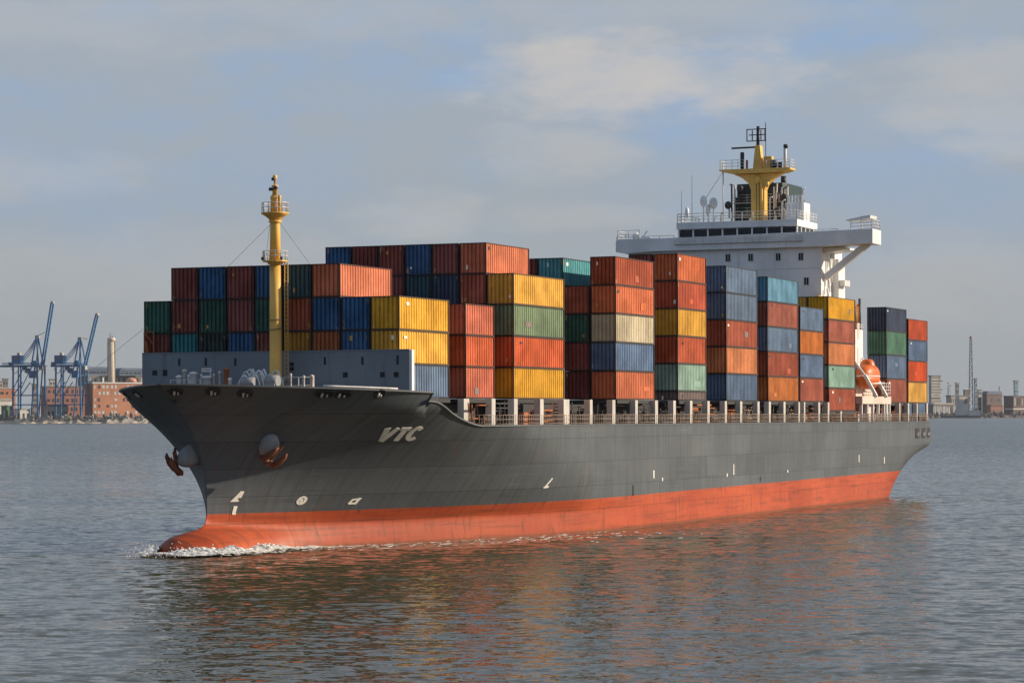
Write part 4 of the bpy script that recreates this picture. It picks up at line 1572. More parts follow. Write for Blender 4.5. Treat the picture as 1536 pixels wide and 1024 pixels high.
def stern_gear():
    """white tower, rusty casing and boat platform between blocks nine and ten, with the lifeboat"""
    u0 = GEO[9][0] + GEO[9][1] + .5
    u1 = GEO[10][0] - .3
    v = 14.6
    def z(y, u=u0):
        return w_of_y(y, v, u)
    m = MB()
    m.box(11.2, 13.1, u0 + 6.0, u0 + 9.6, 9.07, z(493))
    to = m.build("stair_tower", M_WHITE, ship, bevel=.04)
    for k in range(2):
        q = MB()
        q.box(13.09, 13.14, u0 + 7.0, u0 + 8.0, z(545) + k * 2.9, z(545) + k * 2.9 + 1.9)
        q.build("door", M_BROWNW if k else M_RAIL, to)
    rail_mb([(13.1, u0 + 6.0, z(493)), (13.1, u0 + 9.6, z(493))], .6, 2, 1, .035).build("tower_railing", M_RAIL, to)
    q = MB()
    q.box(11.4, 12.7, u0 + 6.2, u0 + 9.2, z(493) + .003, z(453))
    c = q.build("engine_casing", M_RUST, ship, bevel=.05)
    for k in range(4):
        q = MB()
        q.tube([(12.9, u0 + 6.5 + k * .8, z(493)), (12.9, u0 + 6.5 + k * .8, z(455) + random.uniform(-.3, .8))], .16, 8)
        q.build("pipe", [M_DARK, M_YELBOX, M_RUST, M_DARK][k], c)
    for k in range(2):
        q = MB()
        uu = GEO[9][0] + GEO[9][1] - 1.6 + k * 2.4
        q.lathe([(.35, z(470)), (.35, z(449)), (.45, z(448)), (.3, z(445))], (11.0, uu), 10)
        q.build("mushroom_vent", M_MAST, ship)
    # boat deck
    q = MB()
    zp = z(596)
    q.box(12.95, 15.6, u0 + .1, u1 - .1, zp - .9, zp)
    bo = q.build("boat_platform", M_BROWNW, ship, bevel=.03)
    for a in np.linspace(u0 + .3, u1 - .4, 6):
        q = MB()
        q.box(15.2, 15.5, a, a + .26, 9.07, zp - .91)
        q.build("platform_leg", M_WHITE, bo)
    q = MB()
    q.prism([(u0 + 4.2, zp - .91), (u0 + 8.4, zp - .91), (u0 + 7.4, 9.5), (u0 + 5.8, 9.1)], 'x', 14.4, 14.9)
    q.build("platform_gusset", M_BROWNW, bo)
    rail_mb([(15.58, u0 + .3, 9.08), (15.58, u1 - .2, 9.08)], 1.05, 3, .9, .035).build("deck_railing", M_WHITE, ship)
    rail_mb([(15.5, u1 - 4, zp), (15.5, u1 - .2, zp)], 1.6, 4, .9, .04).build("deck_railing", M_RAIL, ship)
    q = MB()
    q.box(12.9, 13.4, u0 + 4, u1 - .2, zp + .004, zp + 2.2)
    q.build("boat_bulkhead", M_BROWNW, ship)
    # davits
    um = u_of_x(1303, 14.4)
    for du, lean in ((-2.2, 0), (2.4, 0)):
        d = MB()
        d.bar((14.9, um + du - 1.2, z(564)), (15.75, um + du + .7, zp), .36, .42, (0, 1, 0))
        d.bar((14.9, um + du - 1.2, z(564)), (13.2, um + du - .9, z(536)), .2, .26, (0, 1, 0))
        d.build("davit", M_WHITE, ship, bevel=.03)
    d = MB()
    d.tube([(15.35, um - 2.4, z(577)), (15.35, um + 3.6, z(575))], .09, 6)
    d.build("davit_bar", M_WHITE, ship)
    # ---- lifeboat: a thing of its own, hung from the davits
    zb = z(588)
    lb = thing("lifeboat", "orange enclosed lifeboat hanging on white davits between the rear container blocks", "lifeboat", W(14.35, um, zb + .15), -ANG)
    lb.scale = (.92, .92, .92)
    n = 18
    prof = []
    Lh = 3.4
    hullm = MB()
    vs, fs = [], []
    ring = 14
    for i in range(n + 1):
        t = max(-1.0, min(1.0, -1 + 2 * i / n))
        wd = 1.22 * (1 - abs(t) ** 2.6) ** .6 + .03
        dp = 1.55 * (1 - abs(t) ** 4) ** .5 + .05
        for k in range(ring):
            a = math.pi * k / (ring - 1)
            vs.append((wd * math.cos(a), t * Lh, 1.75 - dp * max(0, math.sin(a)) ** .8))
    for i in range(n):
        for k in range(ring - 1):
            fs.append((i * ring + k, i * ring + k + 1, (i + 1) * ring + k + 1, (i + 1) * ring + k))
        fs.append((i * ring, (i + 1) * ring, (i + 1) * ring + ring - 1, i * ring + ring - 1))
    hullm.add(vs, fs, True)
    hullm.build("boat_hull", M_ORANGE, lb)
    can = MB()
    vs, fs = [], []
    for i in range(n + 1):
        t = max(-1.0, min(1.0, -1 + 2 * i / n))
        wd = 1.2 * (1 - abs(t) ** 3) ** .6 + .02
        hh = 1.55 * (1 - abs(t) ** 2.8) ** .6 + .02
        for k in range(ring):
            a = math.pi * k / (ring - 1)
            vs.append((wd * math.cos(a), t * Lh * .97, 1.80 + hh * max(0, math.sin(a)) ** .75))
    can.add(vs, fs + [(i * ring + k, i * ring + k + 1, (i + 1) * ring + k + 1, (i + 1) * ring + k) for i in range(n) for k in range(ring - 1)], True)
    can.build("canopy", M_ORANGE, lb)
    t = MB()
    t.lathe([(1.1, 2.7), (1.0, 3.2), (.88, 3.6), (.66, 3.9), (.1, 4.0)], (0, -.3), 10)
    t.build("steering_dome", M_ORANGE, lb)
    g = MB()
    g.tube([(1.24 * math.cos(a) * (1 if abs(math.cos(a)) > .01 else 1), Lh * .98 * math.sin(a), 1.78) for a in np.linspace(0, 2 * math.pi, 25)], .09, 6)
    g.build("fender", M_WHITE, lb)
    k = MB()
    k.box(-.06, .06, -1.9, 1.9, .1, .32)
    k.build("keel", M_ORANGE, lb)


stern_gear()


# ------------------------------------------------------------------ bow wave
def bow_wave():
    rng = np.random.default_rng(5)
    vs, fs, dn = [], [], []
    n, m = 900, 14
    wv = 0.35 + 1.3 * np.interp(np.arange(901), np.arange(0, 901, 18), rng.random(51)[:51]) ** 1.3
    gr = np.repeat(np.repeat(rng.random((301, 8)), 3, 0), 2, 1)
    for i in range(n + 1):
        t = i / n
        # from just ahead of the bulb aft along the near side
        u = -18.6 + 62 * t ** 1.35
        f = max(0.0, 1 - t * 1.05)
        ue = max(u, -15.95)
        b = half(ue, 0.0)
        if u < -15.5:
            b = half(-15.5, 0) * max(0, (u + 18.6) / 3.1)
        wid = 0.7 + 2.3 * f ** 1.3 + 0.4 * math.sin(t * 23) * f
        for j in range(m + 1):
            s = j / m
            v = b - 0.25 + wid * s
            hgt = (0.02 + 0.42 * math.exp(-((u + 14.8) / 3.2) ** 2) + 0.26 * math.exp(-((u + 8) / 6.0) ** 2) * wv[i] + 0.08 * f ** 2 * wv[i]) * (1 - s) ** 0.7
            hgt *= 0.35 + 0.5 * rng.random() + 0.55 * gr[i, j]
            vs.append((v, u + (rng.random() - .5) * .1, 0.05 + hgt))
            dens = (0.38 + 0.72 * math.exp(-((u + 12.5) / 7.5) ** 2) + .26 * f) * (1 - s ** 3.0) - 0.16 * sstep(t, .35, .9)
            if u < -18:
                dens -= .4
            dn.append(dens)
    for i in range(n):
        for j in range(m):
            a = i * (m + 1) + j
            fs.append((a, a + m + 1, a + m + 2, a + 1))
    # flecks of broken foam drifting beside the hull
    r3 = random.Random(15)
    for k in range(330):
        u = -15.5 + 46 * r3.random() ** 1.7
        out = abs(r3.gauss(0, 1.0)) * (1.0 + 0.10 * (u + 15)) + .2
        b = half(max(u, -15.9), 0.0) + out
        a, c = r3.uniform(.10, .55), r3.uniform(.05, .22)
        nb0 = len(vs)
        for q in range(7):
            th = q * math.pi * 2 / 7
            vs.append((b + c * math.sin(th) * r3.uniform(.6, 1.3) + .2 * a * math.cos(th), u + a * math.cos(th) * r3.uniform(.6, 1.3), 0.07 + 0.05 * r3.random()))
            dn.append(0.75)
        fs.append(tuple(range(nb0, nb0 + 7)))
    # the far side of the bulb
    nb = len(vs)
    n2 = 120
    for i in range(n2 + 1):
        t = i / n2
        u = -18.6 + 12 * t
        b = half_s(max(u, -15.95), 0.0) if u >= -15.5 else half_s(-15.5, 0) * max(0, (u + 18.6) / 3.1)
        wid = 2.3 * (1 - t) + .5
        for j in range(m + 1):
            s = j / m
            hgt = (0.55 * math.exp(-((u + 15.5) / 2.4) ** 2) + .06) * (1 - s) ** .8 * (0.55 + 0.9 * rng.random())
            vs.append((-(b - .25 + wid * s), u, 0.05 + hgt))
            dn.append((0.3 + 0.75 * math.exp(-((u + 15) / 4) ** 2)) * (1 - s ** 2))
    for i in range(n2):
        for j in range(m):
            a = nb + i * (m + 1) + j
            fs.append((a, a + 1, a + m + 2, a + m + 1))
    me = bpy.data.meshes.new("bow_wave")
    me.from_pydata(vs, [], fs)
    me.polygons.foreach_set('use_smooth', [True] * len(fs))
    at = me.attributes.new("dens", 'FLOAT', 'POINT')
    at.data.foreach_set('value', np.array(dn, dtype=np.float32))
    me.materials.append(M_FOAM)
    o = bpy.data.objects.new("bow_wave", me)
    COL.objects.link(o)
    o.location = W(0, 0, 0)
    o.rotation_euler = (0, 0, -ANG)
    tag(o, "white broken foam of the bow wave", kind="stuff")
    # spray drops thrown up by the bulb
    s = MB()
    r2 = random.Random(9)
    for k in range(420):
        u = -15.6 + r2.gauss(0, 1.7)
        v = r2.choice((1, 1, -1)) * (half(max(u, -15.9), 0.1) + abs(r2.gauss(0, .7)))
        z = abs(r2.gauss(0, .32)) * (1.0 if u < -13 else .6)
        a = r2.uniform(.02, .07)
        s.add([(v + a, u, z), (v - a, u + a, z), (v, u - a, z), (v, u, z + a * 1.4)], [(0, 1, 3), (1, 2, 3), (2, 0, 3), (0, 2, 1)])
    f = s.build("spray", paint("spray_white", (.8, .8, .78), .6, 0, streak=0), None, W(0, 0, 0))
    f.rotation_euler = (0, 0, -ANG)
    tag(f, "drops of spray at the bulbous bow", kind="stuff")


bow_wave()

# ------------------------------------------------------------------ far shores
def SX(x, D):
    return (x - 768) / FPX * D


def SZ(y, D):
    return CAM_H + (HOR - y) / FPX * D


M_BRICK = paint("orange_brick", (0.40, 0.175, 0.095), 0.8, 0.3, 0, .05, streak=.2)
M_BRICK2 = paint("red_brick", (0.28, 0.13, 0.09), 0.8, 0.4, 0, .05)
M_CONC = paint("concrete", (0.36, 0.34, 0.30), 0.85, 0.3, 0, .05)
M_CONCD = paint("dark_concrete", (0.16, 0.155, 0.15), 0.85, 0.3, 0, .05)
M_CRANE = paint("crane_blue", (0.035, 0.145, 0.31), 0.5, 0.2, 0, .1)
M_ROOFB = paint("slate_blue_roof", (0.10, 0.14, 0.20), 0.6, 0.2, 0, .05)
M_WINP = paint("pale_window", (0.46, 0.47, 0.46), 0.4, 0.2, 0, .2)
M_WIND = paint("dark_window", (0.05, 0.06, 0.07), 0.25, 0.1, 0, .2)
M_GLB = paint("blue_glass", (0.16, 0.25, 0.31), 0.3, 0.2, 0, .1)
M_BANK = paint("bank_earth", (0.21, 0.165, 0.125), 0.9, 0.5, 0, .05, streak=.1)
M_ROCK = paint("bank_rock", (0.42, 0.36, 0.28), 0.9, 0.5, 0, .1, streak=.1)
M_BRWN = paint("brown_cladding", (0.14, 0.10, 0.085), 0.8, 0.3, 0, .05)
M_GREENB = paint("shed_green", (0.10, 0.20, 0.10), 0.7, 0.3, 0, .1)
M_WHITEB = paint("pale_render", (0.58, 0.56, 0.52), 0.7, 0.2, 0, .1, streak=.1)

DL, DR = 4300.0, 6500.0


def bank(D, xa, xb, ztop, seed, mat, depth=300, step=6.0):
    rng = np.random.default_rng(seed)
    X0, X1 = SX(xa, D), SX(xb, D)
    n = int((X1 - X0) / step)
    vs, fs = [], []
    rows = [(-14, -1.5), (-6, .4), (-2, 0.6 * ztop), (6, ztop), (60, ztop), (depth, ztop)]
    m = len(rows)
    for i in range(n + 1):
        x = X0 + (X1 - X0) * i / n
        wob = rng.normal() * 1.5
        for k, (d, z) in enumerate(rows):
            vs.append((x, D + d + (wob if k < 4 else 0), z + (rng.normal() * .25 * ztop if 0 < k < 5 else 0)))
    for i in range(n):
        for k in range(m - 1):
            a = i * m + k
            fs.append((a, a + m, a + m + 1, a + 1))
    mb = MB()
    mb.add(vs, fs)
    o = mb.build("riverbank", mat)
    tag(o, "far low river bank", kind="structure")


bank(DL, -260, 420, 6.5, 1, M_ROCK)
bank(DR, 1250, 1900, 7.0, 2, M_BANK, 500)


def rubble(D, xa, xb, zmax, seed, count, mats, name, label):
    rng = random.Random(seed)
    for k, mt in enumerate(mats):
        m = MB()
        for i in range(count):
            x = SX(rng.uniform(xa, xb), D)
            y = D + rng.uniform(0, 45)
            a, b, c = rng.uniform(.5, 3.5), rng.uniform(.5, 3), rng.uniform(.6, zmax) * rng.random() ** 1.6 + .6
            zz = 3.5
            m.add([(x - a, y - b, zz), (x + a, y - b * .8, zz), (x + a * .9, y + b, zz), (x - a, y + b, zz), (x - a * .7, y - b * .6, zz + c), (x + a * .8, y - b * .6, zz + c * .8), (x + a * .6, y + b * .6, zz + c), (x - a * .6, y + b * .6, zz + c * .9)],
                  [(0, 3, 2, 1), (4, 5, 6, 7), (0, 1, 5, 4), (1, 2, 6, 5), (2, 3, 7, 6), (3, 0, 4, 7)])
        o = m.build(name, mt)
        tag(o, label, kind="stuff")


rubble(DL, -60, 215, 15, 4, 330, [M_ROCK, M_CONC, M_BANK, M_CONCD], "quay_clutter", "heaped stone and stored goods along the left bank")
rubble(DR, 1394, 1560, 16, 6, 160, [M_BANK, M_CONC, M_BRWN, M_CONCD], "quay_clutter", "low sheds and stores along the right bank")


YAW = R(36)
WR = random.Random(21)


def building(name, label, cat, D, xa, xb, yt, yb, depth, mat, roof=None, win=None, group=None, extra=None):
    """far building between picture columns and rows at distance D; win = (columns, rows, wf, hf, material)"""
    x0, x1 = SX(xa, D), SX(xb, D)
    z0, z1 = (1.8 if yb is None else SZ(yb, D)), SZ(yt, D)
    root = thing(name, label, cat, ((x0 + x1) / 2, D, z0), 0.0, group)
    H = z1 - z0
    depth = min(depth, (x1 - x0) * 0.3)
    w = max(1.2, ((x1 - x0) - depth * math.sin(YAW)) / math.cos(YAW) / 2)
    root.rotation_euler = (0, 0, YAW)
    root.location.x -= depth * math.sin(YAW) * -0.5
    m = MB()
    m.box(-w, w, 0, depth, 0, H)
    wall = m.build("wall", mat, root)
    if roof:
        kind, mt, hh = roof
        r = MB()
        if kind == 'flat':
            r.box(-w - 1, w + 1, -1, depth + 1, H + .01, H + hh)
        else:
            r.prism([(-w - 1, H + .01), (w + 1, H + .01), (w * .86, H + hh), (-w * .86, H + hh)], 'y', -1, depth + 1)
        r.build("roof", mt, root)
    if win:
        nc, nr, wf, hf, mt = win
        cw, ch = 2 * w / nc, H / nr
        wm = MB()
        wm.box(-cw * wf / 2, cw * wf / 2, -.25, .1, -ch * hf / 2, ch * hf / 2)
        first = None
        for i in range(nc):
            for j in range(nr):
                if nc * nr > 20 and WR.random() < .22:
                    continue
                p = (-w + cw * (i + .5 + WR.uniform(-.12, .12)), 0, ch * (j + .5))
                if first is None:
                    first = wm.build("window", mt, root, p)
                else:
                    c = copy_part(first, root, p)
                    if WR.random() < .4:
                        c.scale = (WR.uniform(.6, 1.5), 1, WR.uniform(.7, 1.15))
                    if WR.random() < .3:
                        c.material_slots[0].link = 'OBJECT'
                        c.material_slots[0].material = M_WIND
    return root


# ---- left bank
building("brick_warehouse", "wide orange brick block with rows of pale windows beside the ship's bow", "building", DL + 60, 128, 216, 573, None, 60, M_BRICK, ('flat', M_WHITEB, 2.2), (13, 6, .5, .5, M_WINP))
building("brick_warehouse", "reddish brick block standing behind the legs of the blue cranes", "building", DL + 110, 62, 129, 578, None, 50, M_BRICK2, ('flat', M_CONCD, 2), (9, 4, .45, .45, M_WIND))
building("brick_warehouse", "low orange brick shed at the left edge of the far bank", "building", DL + 120, -40, 20, 580, None, 50, M_BRICK, ('flat', M_CONC, 2), (7, 4, .5, .4, M_WIND))
building("shed", "long pale shed at the foot of the blue cranes", "building", DL + 45, -20, 16, 598, None, 25, M_WHITEB, ('gable', M_CONC, 4), (4, 1, .5, .4, M_GREENB))
building("shed", "small green fronted shed on the quay at the left edge", "building", DL + 25, 2, 18, 606, None, 18, M_GREENB, ('flat', M_CONC, 1.5), (3, 1, .5, .5, M_WINP))
building("shed", "low grey shed between the two blue cranes", "building", DL + 35, 66, 100, 607, None, 20, M_CONC, ('gable', M_CONCD, 4), (5, 1, .5, .4, M_WIND))
building("shed", "white box shed on the quay below the left blue crane", "building", DL + 15, 22, 44, 611, None, 14, M_WHITEB, ('flat', M_CONC, 1.2), (3, 1, .4, .4, M_WIND))
building("terminal", "long slate blue hall on columns left of the cream tower", "building", DL + 420, 120, 163, 552, 560, 90, M_ROOFB, ('gable', M_ROOFB, 5), (8, 1, .7, .4, M_WIND))
building("terminal", "slate blue hall between the cream tower and the ship's bow", "building", DL + 420, 172, 230, 554, 561, 90, M_ROOFB, ('gable', M_ROOFB, 5), (8, 1, .7, .4, M_WIND))
building("factory", "dark concrete works building under the slate blue halls", "building", DL + 440, 118, 230, 561, None, 60, M_CONCD, None, (20, 2, .5, .8, M_CONC))
for i, (xx, hh) in enumerate(((0, 570), (8, 566), (78, 567), (52, 574))):
    building("tower_block", ["grey block at the far left edge", "narrow dark block left of the cranes", "dark silo block between the crane legs", "low grey tower behind the left crane"][i] + " on the far bank", "building", DL + 300 + 20 * i, xx - 4, xx + 4, hh, None, 20,
             M_CONCD if i % 2 else M_CONC, ('flat', M_CONCD, 2), (2, 6, .5, .4, M_WIND))

# tall cream tower with a collar
D = DL + 200
zt = SZ(504, D)
tw = thing("harbour_tower", "tall slender cream tower with a collar behind the orange brick block", "tower", (SX(167.5, D), D, 2))
m = MB()
m.lathe([(6.4, 0), (6.0, zt * .45), (5.2, zt - 9)], (0, 0), 14)
m.build("shaft", paint("tower_cream", (.55, .48, .36), .8, .3, 0, .05), tw)
m = MB()
m.lathe([(5.2, zt - 8.99), (6.9, zt - 6), (6.9, zt - 3), (4.5, zt - 2)], (0, 0), 14)
m.build("collar", M_BROWNW, tw)
m = MB()
m.tube([(-2, 0, zt - 2), (-2, 0, zt + 6)], .6, 6)
m.tube([(1.5, 0, zt - 2), (1.5, 0, zt + 1)], .8, 6)
m.build("antenna", M_CONCD, tw)
m = MB()
for k in range(2):
    m.tube([(-7 + k * 14, -1, 0), (-6 + k * 12, -1, zt - 8)], .7, 6)
m.build("pipe", M_CONCD, tw)
# orange domed tank
D = DL + 200
tk = thing("storage_tank", "pale orange domed tank just left of the ship's bow", "tank", (SX(197, D), D, 2))
m = MB()
zz = SZ(571, D) - 2
m.lathe([(10, 0), (10, zz), ], (0, 0), 18)
m.build("wall", M_BRICK, tk)
m = MB()
m.lathe([(10.2, zz + .01), (8, zz + 5), (4, zz + 7.5), (.5, zz + 8)], (0, 0), 18)
m.build("dome", paint("tank_pale_orange", (.55, .27, .17), .7, .2, 0, .05), tk)
for i, xx in enumerate((140, 148, 155)):
    building("chimney", ["left", "middle", "right"][i] + "most of three short white stacks on the orange brick block's roof", "chimney", DL + 90, xx - 1.3, xx + 1.3, 565 - i, 572.5, 3, M_WHITEB, ('flat', M_CONCD, 1), None, "short roof stacks")


def crane(ox, s, apex, tip, label, D):
    """ship-to-shore gantry crane with the boom raised; ox = column of the water-side leg, s = pixels to metres"""
    k = D / FPX
    base = (SX(ox, D), D, 2.0)
    root = thing("gantry_crane", label, "crane", base, R(-14), "blue quay cranes with raised booms")
    def P(dx, y, dy=0.0):
        return Vector((dx * k, dy, SZ(y, D) - 2.0))
    th = 2.3
    dep = 30.0
    for dy in (-dep / 2, dep / 2):
        for dx0, dx1 in ((0, -1.5), (-11.5, -4.5), (-32, -31.5), (-41, -40)):
            if dx0 == -32 and dy > 0:
                continue
            m = MB()
            m.bar(P(dx0, 622.6, dy), P(dx1, 545 if dx0 != -32 else 547, dy), th * (1.0 if dx0 in (0, -41) else .8))
            m.build("leg", M_CRANE, root)
        for y0, xa, xb in ((590, -.5, -40.6), (604, -.3, -41)):
            m = MB()
            m.bar(P(xa, y0, dy), P(xb, y0, dy), th * .7)
            m.build("cross_beam", M_CRANE, root)
        m = MB()
        m.bar(P(-40, 590, dy), P(-25, 570, dy), th * .6)
        m.bar(P(-40, 580, dy), P(-22, 546, dy), th * .5)
        m.build("brace", M_CRANE, root)
        # A-frame
        m = MB()
        m.bar(P(-1, 548, dy * .7), P(-7, apex, dy * .25), th * .8)
        m.build("mast_leg", M_CRANE, root)
        m = MB()
        m.bar(P(-13, 548, dy * .7), P(-7, apex, dy * .25), th * .8)
        m.build("mast_leg", M_CRANE, root)
        # raised boom, one girder each side
        m = MB()
        m.bar(P(1, 546, dy * .3), P(tip[0], tip[1], dy * .3), th * 1.0)
        m.build("boom", M_CRANE, root)
        m = MB()
        m.bar(P(-66 if s else -52, 546, dy * .35), P(2, 546, dy * .35), th * 1.3)
        m.build("girder", M_CRANE, root)
        # back stays
        for xe, ye in ((-34, 540), (-44, 543)):
            m = MB()
            pts = []
            for i in range(9):
                t = i / 8
                p = P(-7, apex, dy * .25).lerp(P(xe, ye, dy * .3), t)
                p.z -= math.sin(math.pi * t) * 6
                pts.append(p)
            m.tube(pts, .65, 5)
            m.build("back_stay", M_CRANE, root)
    for y in np.linspace(546, tip[1], 12):
        t = (y - 546) / (tip[1] - 546)
        m = MB()
        m.bar(P(1 + (tip[0] - 1) * t, y, -dep * .15), P(1 + (tip[0] - 1) * t, y, dep * .15), 1.0)
        m.build("boom_tie", M_CRANE, root)
    m = MB()
    m.box(*sorted((P(tip[0] - 1, 0).x, P(tip[0] + 2.5, 0).x)), -4, 4, P(0, tip[1] + 1).z, P(0, tip[1] - 2.5).z)
    m.build("boom_head", M_CONC, root)
    m = MB()
    m.box(*sorted((P(-46, 0).x, P(-31, 0).x)), -7, 7, P(0, 543).z, P(0, 530).z)
    mh = m.build("machine_house", M_CRANE, root)
    m = MB()
    m.box(*sorted((P(-41, 0).x, P(-35, 0).x)), -7.3, -6.8, P(0, 536).z, P(0, 533).z)
    m.build("panel", M_BRICK2, mh)
    m = MB()
    m.box(*sorted((P(-26, 0).x, P(-20, 0).x)), -3, 3, P(0, 556).z, P(0, 549).z)
    m.build("operator_cab", M_CRANE, root)
    m = MB()
    m.box(*sorted((P(-9.5, 0).x, P(-4.5, 0).x)), -3.5, 3.5, P(0, apex + 1).z, P(0, apex - 3).z)
    m.build("apex_sheaves", M_CONC, root)
    m = MB()
    m.tube([P(-7, apex - 2), P(5, (apex + tip[1]) / 2 + 18)], .5, 5)
    m.build("boom_stay", M_WIRE, root)
    # lattice between the girders, trolley, festoon and walkways
    for i in range(16):
        xa = -60 + i * 4.0
        if not s and xa < -50:
            continue
        m = MB()
        e = 1 if i % 2 else -1
        m.bar(P(xa, 546, -e * dep * .35), P(xa + 4, 546, e * dep * .35), 1.0)
        m.bar(P(xa, 546, -dep * .35), P(xa + 2, 541.5, -dep * .35), .7)
        m.bar(P(xa + 2, 541.5, -dep * .35), P(xa + 4, 546, -dep * .35), .7)
        m.build("girder_tie", M_CRANE, root)
    m = MB()
    m.tube([P(-60 if s else -50, 541.5, -dep * .35), P(0, 541.5, -dep * .35)], .5, 5)
    m.build("walkway", M_CRANE, root)
    for (xa, xb, ya, yb, mt) in ((-19, -11, 564, 553, M_CRANE), (-30, -26, 552, 547, M_CONCD), (-14, -9, 545, 538, M_CRANE), (-3, 3, 552, 546, M_CONC), (-38, -35, 530, 526, M_CONC), (-52, -48, 545, 540, M_CRANE)):
        m = MB()
        m.box(*sorted((P(xa, 0).x, P(xb, 0).x)), -5, 5, P(0, ya).z, P(0, yb).z)
        m.build("trolley" if mt is M_CRANE else "equipment_box", mt, root)
    for xa, xb in ((-30, -15), (-48, -36), (-12, -2)):
        m = MB()
        pts = [P(xa + (xb - xa) * i / 8, 549 + 8 * math.sin(math.pi * i / 8), -3) for i in range(9)]
        m.tube(pts, .5, 5)
        m.build("festoon_cable", M_CRANE, root)
    for dx in (-1, -41):
        m = MB()
        m.box(*sorted((P(dx - 2, 0).x, P(dx + 2, 0).x)), -dep / 2 - 2, dep / 2 + 2, 0.0, 3.2)
        m.build("bogie", M_CONCD, root)


crane(63, 1, 503, (17.5, 452), "taller blue gantry crane with its boom raised, left one on the far bank", DL + 20)
crane(127, 0, 506, (20.5, 470), "blue gantry crane with a shorter raised boom, nearer the ship's bow", DL + 20)

# ---- right bank
building("office_block", "pale grey office block with dark horizontal bands beside the ship's stern", "building", DR + 150, 1393, 1412, 567, None, 40, M_CONC, ('flat', M_CONCD, 3), (1, 14, 1.02, .42, M_CONCD))
building("tower_block", "short dark square tower right of the banded office block", "building", DR + 250, 1433, 1439, 577, None, 20, M_CONCD, ('flat', M_CONC, 2), (3, 6, .5, .4, M_WIND))
building("glass_tower", "slim blue glass tower beside the tall lattice mast", "building", DR + 200, 1461, 1466, 572, None, 14, M_GLB, ('gable', M_CONCD, 4), (2, 10, .7, .6, M_ROOFB))
building("glass_tower", "pale blue tower at the right edge of the far bank", "building", DR + 500, 1520.5, 1528, 575, None, 20, M_GLB, ('flat', M_CONCD, 3), (3, 9, .6, .5, M_ROOFB))
building("tower_block", "grey block joining the slim glass tower to the brown warehouse", "building", DR + 180, 1466, 1473, 588, None, 20, M_CONC, ('flat', M_CONCD, 2), (3, 5, .5, .5, M_WIND))
building("brown_warehouse", "large brown warehouse with a blue grey roof on the right bank", "building", DR + 160, 1473, 1505, 594, None, 80, M_BRWN, ('gable', M_ROOFB, 8), (8, 2, .4, .3, M_CONCD))
building("chimney", "thin dark chimney on the brown warehouse", "chimney", DR + 190, 1498.3, 1500, 583, None, 3, M_CONCD, ('flat', M_CONC, 1), None)
building("factory", "low brown works building at the right edge of the picture", "building", DR + 220, 1505, 1570, 598, None, 60, M_BRWN, ('flat', M_CONCD, 3), (12, 2, .4, .7, M_CONC))
building("factory", "grey works building below the short dark tower", "building", DR + 140, 1419, 1453, 597, None, 40, M_CONC, ('flat', M_CONCD, 3), (10, 2, .4, .6, M_WIND))
building("tower_block", "dark tank house left of the tall lattice mast", "building", DR + 190, 1445, 1454, 588, None, 25, M_BRWN, ('flat', M_CONCD, 2), (3, 3, .5, .5, M_CONCD))
building("shed", "long low shed on the quay beside the ship's stern", "building", DR + 60, 1390, 1434, 609, None, 25, M_CONCD, ('gable', M_CONC, 4), (14, 1, .45, .7, M_WINP))
building("shed", "low brown shed on the dark embankment", "building", DR + 50, 1480, 1506, 612, None, 25, M_BRICK2, ('gable', M_BRWN, 4), (6, 1, .4, .4, M_CONCD))
building("shed", "low pale roofed shed at the right edge of the embankment", "building", DR + 40, 1508, 1560, 617, None, 25, M_BRWN, ('flat', M_WHITEB, 3), (10, 1, .4, .4, M_CONCD))
for i, (xx, yy) in enumerate(((1422.3, 577), (1425.5, 581))):
    building("chimney", ["taller", "shorter"][i] + " of two thin chimneys right of the banded office block", "chimney", DR + 200, xx - .7, xx + .7, yy, None, 2.5, M_CONC, ('flat', M_BRICK2, 2), None, "thin works chimneys")
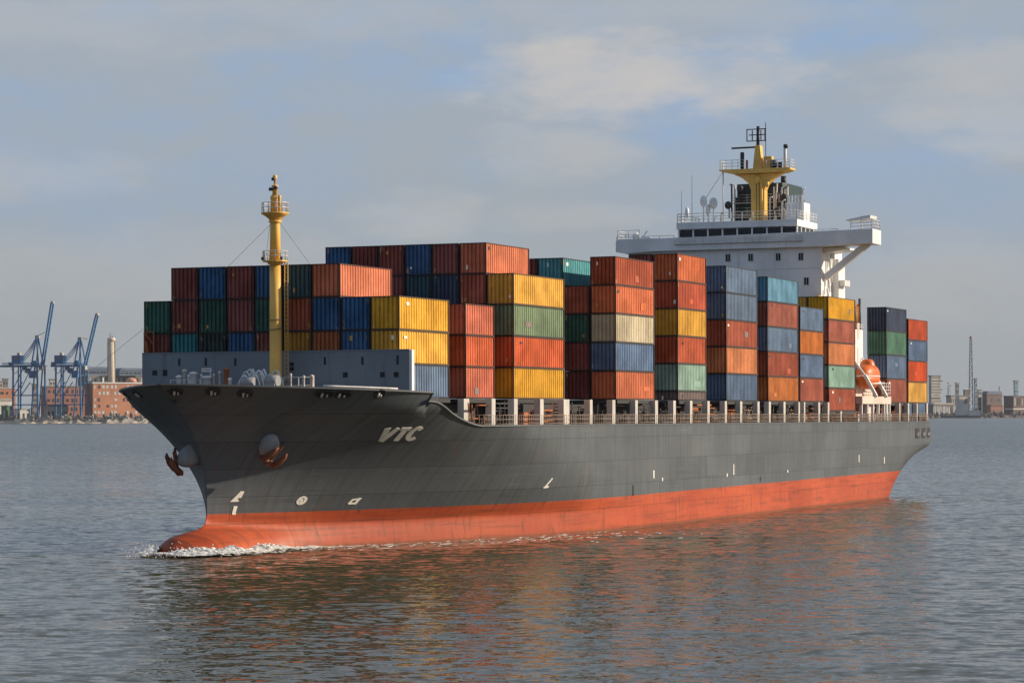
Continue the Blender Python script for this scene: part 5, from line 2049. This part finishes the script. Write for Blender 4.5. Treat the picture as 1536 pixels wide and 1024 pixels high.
# lattice mast
D = DR + 120
lm = thing("lattice_mast", "tall tapering lattice mast on the right bank", "mast", (SX(1456.5, D), D, 2))
zt = SZ(512, D)
for k, (sx, sy) in enumerate(((-1, -1), (1, -1), (1, 1), (-1, 1))):
    m = MB()
    m.bar((sx * 5.2, sy * 5.2, 0), (sx * 2.0, sy * 2.0, zt), 1.1)
    m.build("leg", M_CONC, lm)
m = MB()
for i in range(22):
    z0, z1 = zt * i / 22, zt * (i + 1) / 22
    a, b = 5.2 - 3.2 * i / 22, 5.2 - 3.2 * (i + 1) / 22
    e = 1 if i % 2 else -1
    m.bar((-a * e, -a, z0), (b * e, -b, z1), .6)
    m.bar((-a * e, a, z0), (b * e, b, z1), .6)
    m.bar((-a, -a * e, z0), (-b, b * e, z1), .6)
    m.bar((a, -a * e, z0), (b, b * e, z1), .6)
m.build("bracing", M_CONCD, lm)
m = MB()
m.lathe([(2.6, zt), (2.8, zt + 2), (2.8, zt + 6), (1, zt + 7)], (0, 0), 10)
m.build("mast_head", M_BRICK2, lm)
# white superstructure of a moored ship
D = DR - 40
ms = thing("moored_ship", "small moored ship with a white stepped superstructure at the right bank", "ship", (SX(1440, D), D, 0))
m = MB()
L = SX(1471, D) - SX(1440, D)
m.prism([(-L * .95, 6), (L, 7.5), (L * .92, -.5), (-L * .9, -.5)], 'y', -7, 7)
m.build("hull", M_CONCD, ms)
for a, b, yt, yb in ((1434, 1438.5, 596, 616), (1438.5, 1445, 602, 616), (1445, 1452, 608, 616)):
    m = MB()
    m.box(SX(a, D) - SX(1440, D) + .02, SX(b, D) - SX(1440, D), -5, 5, 6, SZ(yt, D))
    m.build("superstructure", M_WHITEB, ms)
m = MB()
m.box(SX(1452, D) - SX(1440, D) + .05, SX(1470, D) - SX(1440, D), -7.1, 7.1, 5.5, SZ(617.5, D))
m.build("forward_rail", M_WHITEB, ms)


# ------------------------------------------------------------------ the air over the river
def haze():
    m = bpy.data.materials.new("haze")
    m.use_nodes = True
    t = NT(m.node_tree)
    v = t.n('ShaderNodeVolumePrincipled')
    v.inputs['Color'].default_value = (0.80, 0.86, 0.93, 1)
    v.inputs['Density'].default_value = 0.000014
    v.inputs['Anisotropy'].default_value = 0.0
    o = t.n('ShaderNodeOutputMaterial')
    t.nt.links.new(v.outputs[0], o.inputs['Volume'])
    mb = MB()
    mb.box(-2600, 2600, -400, 8200, -3, 260)
    h = mb.build("haze", m)
    tag(h, "thin pale haze over the river", kind="stuff")


haze()
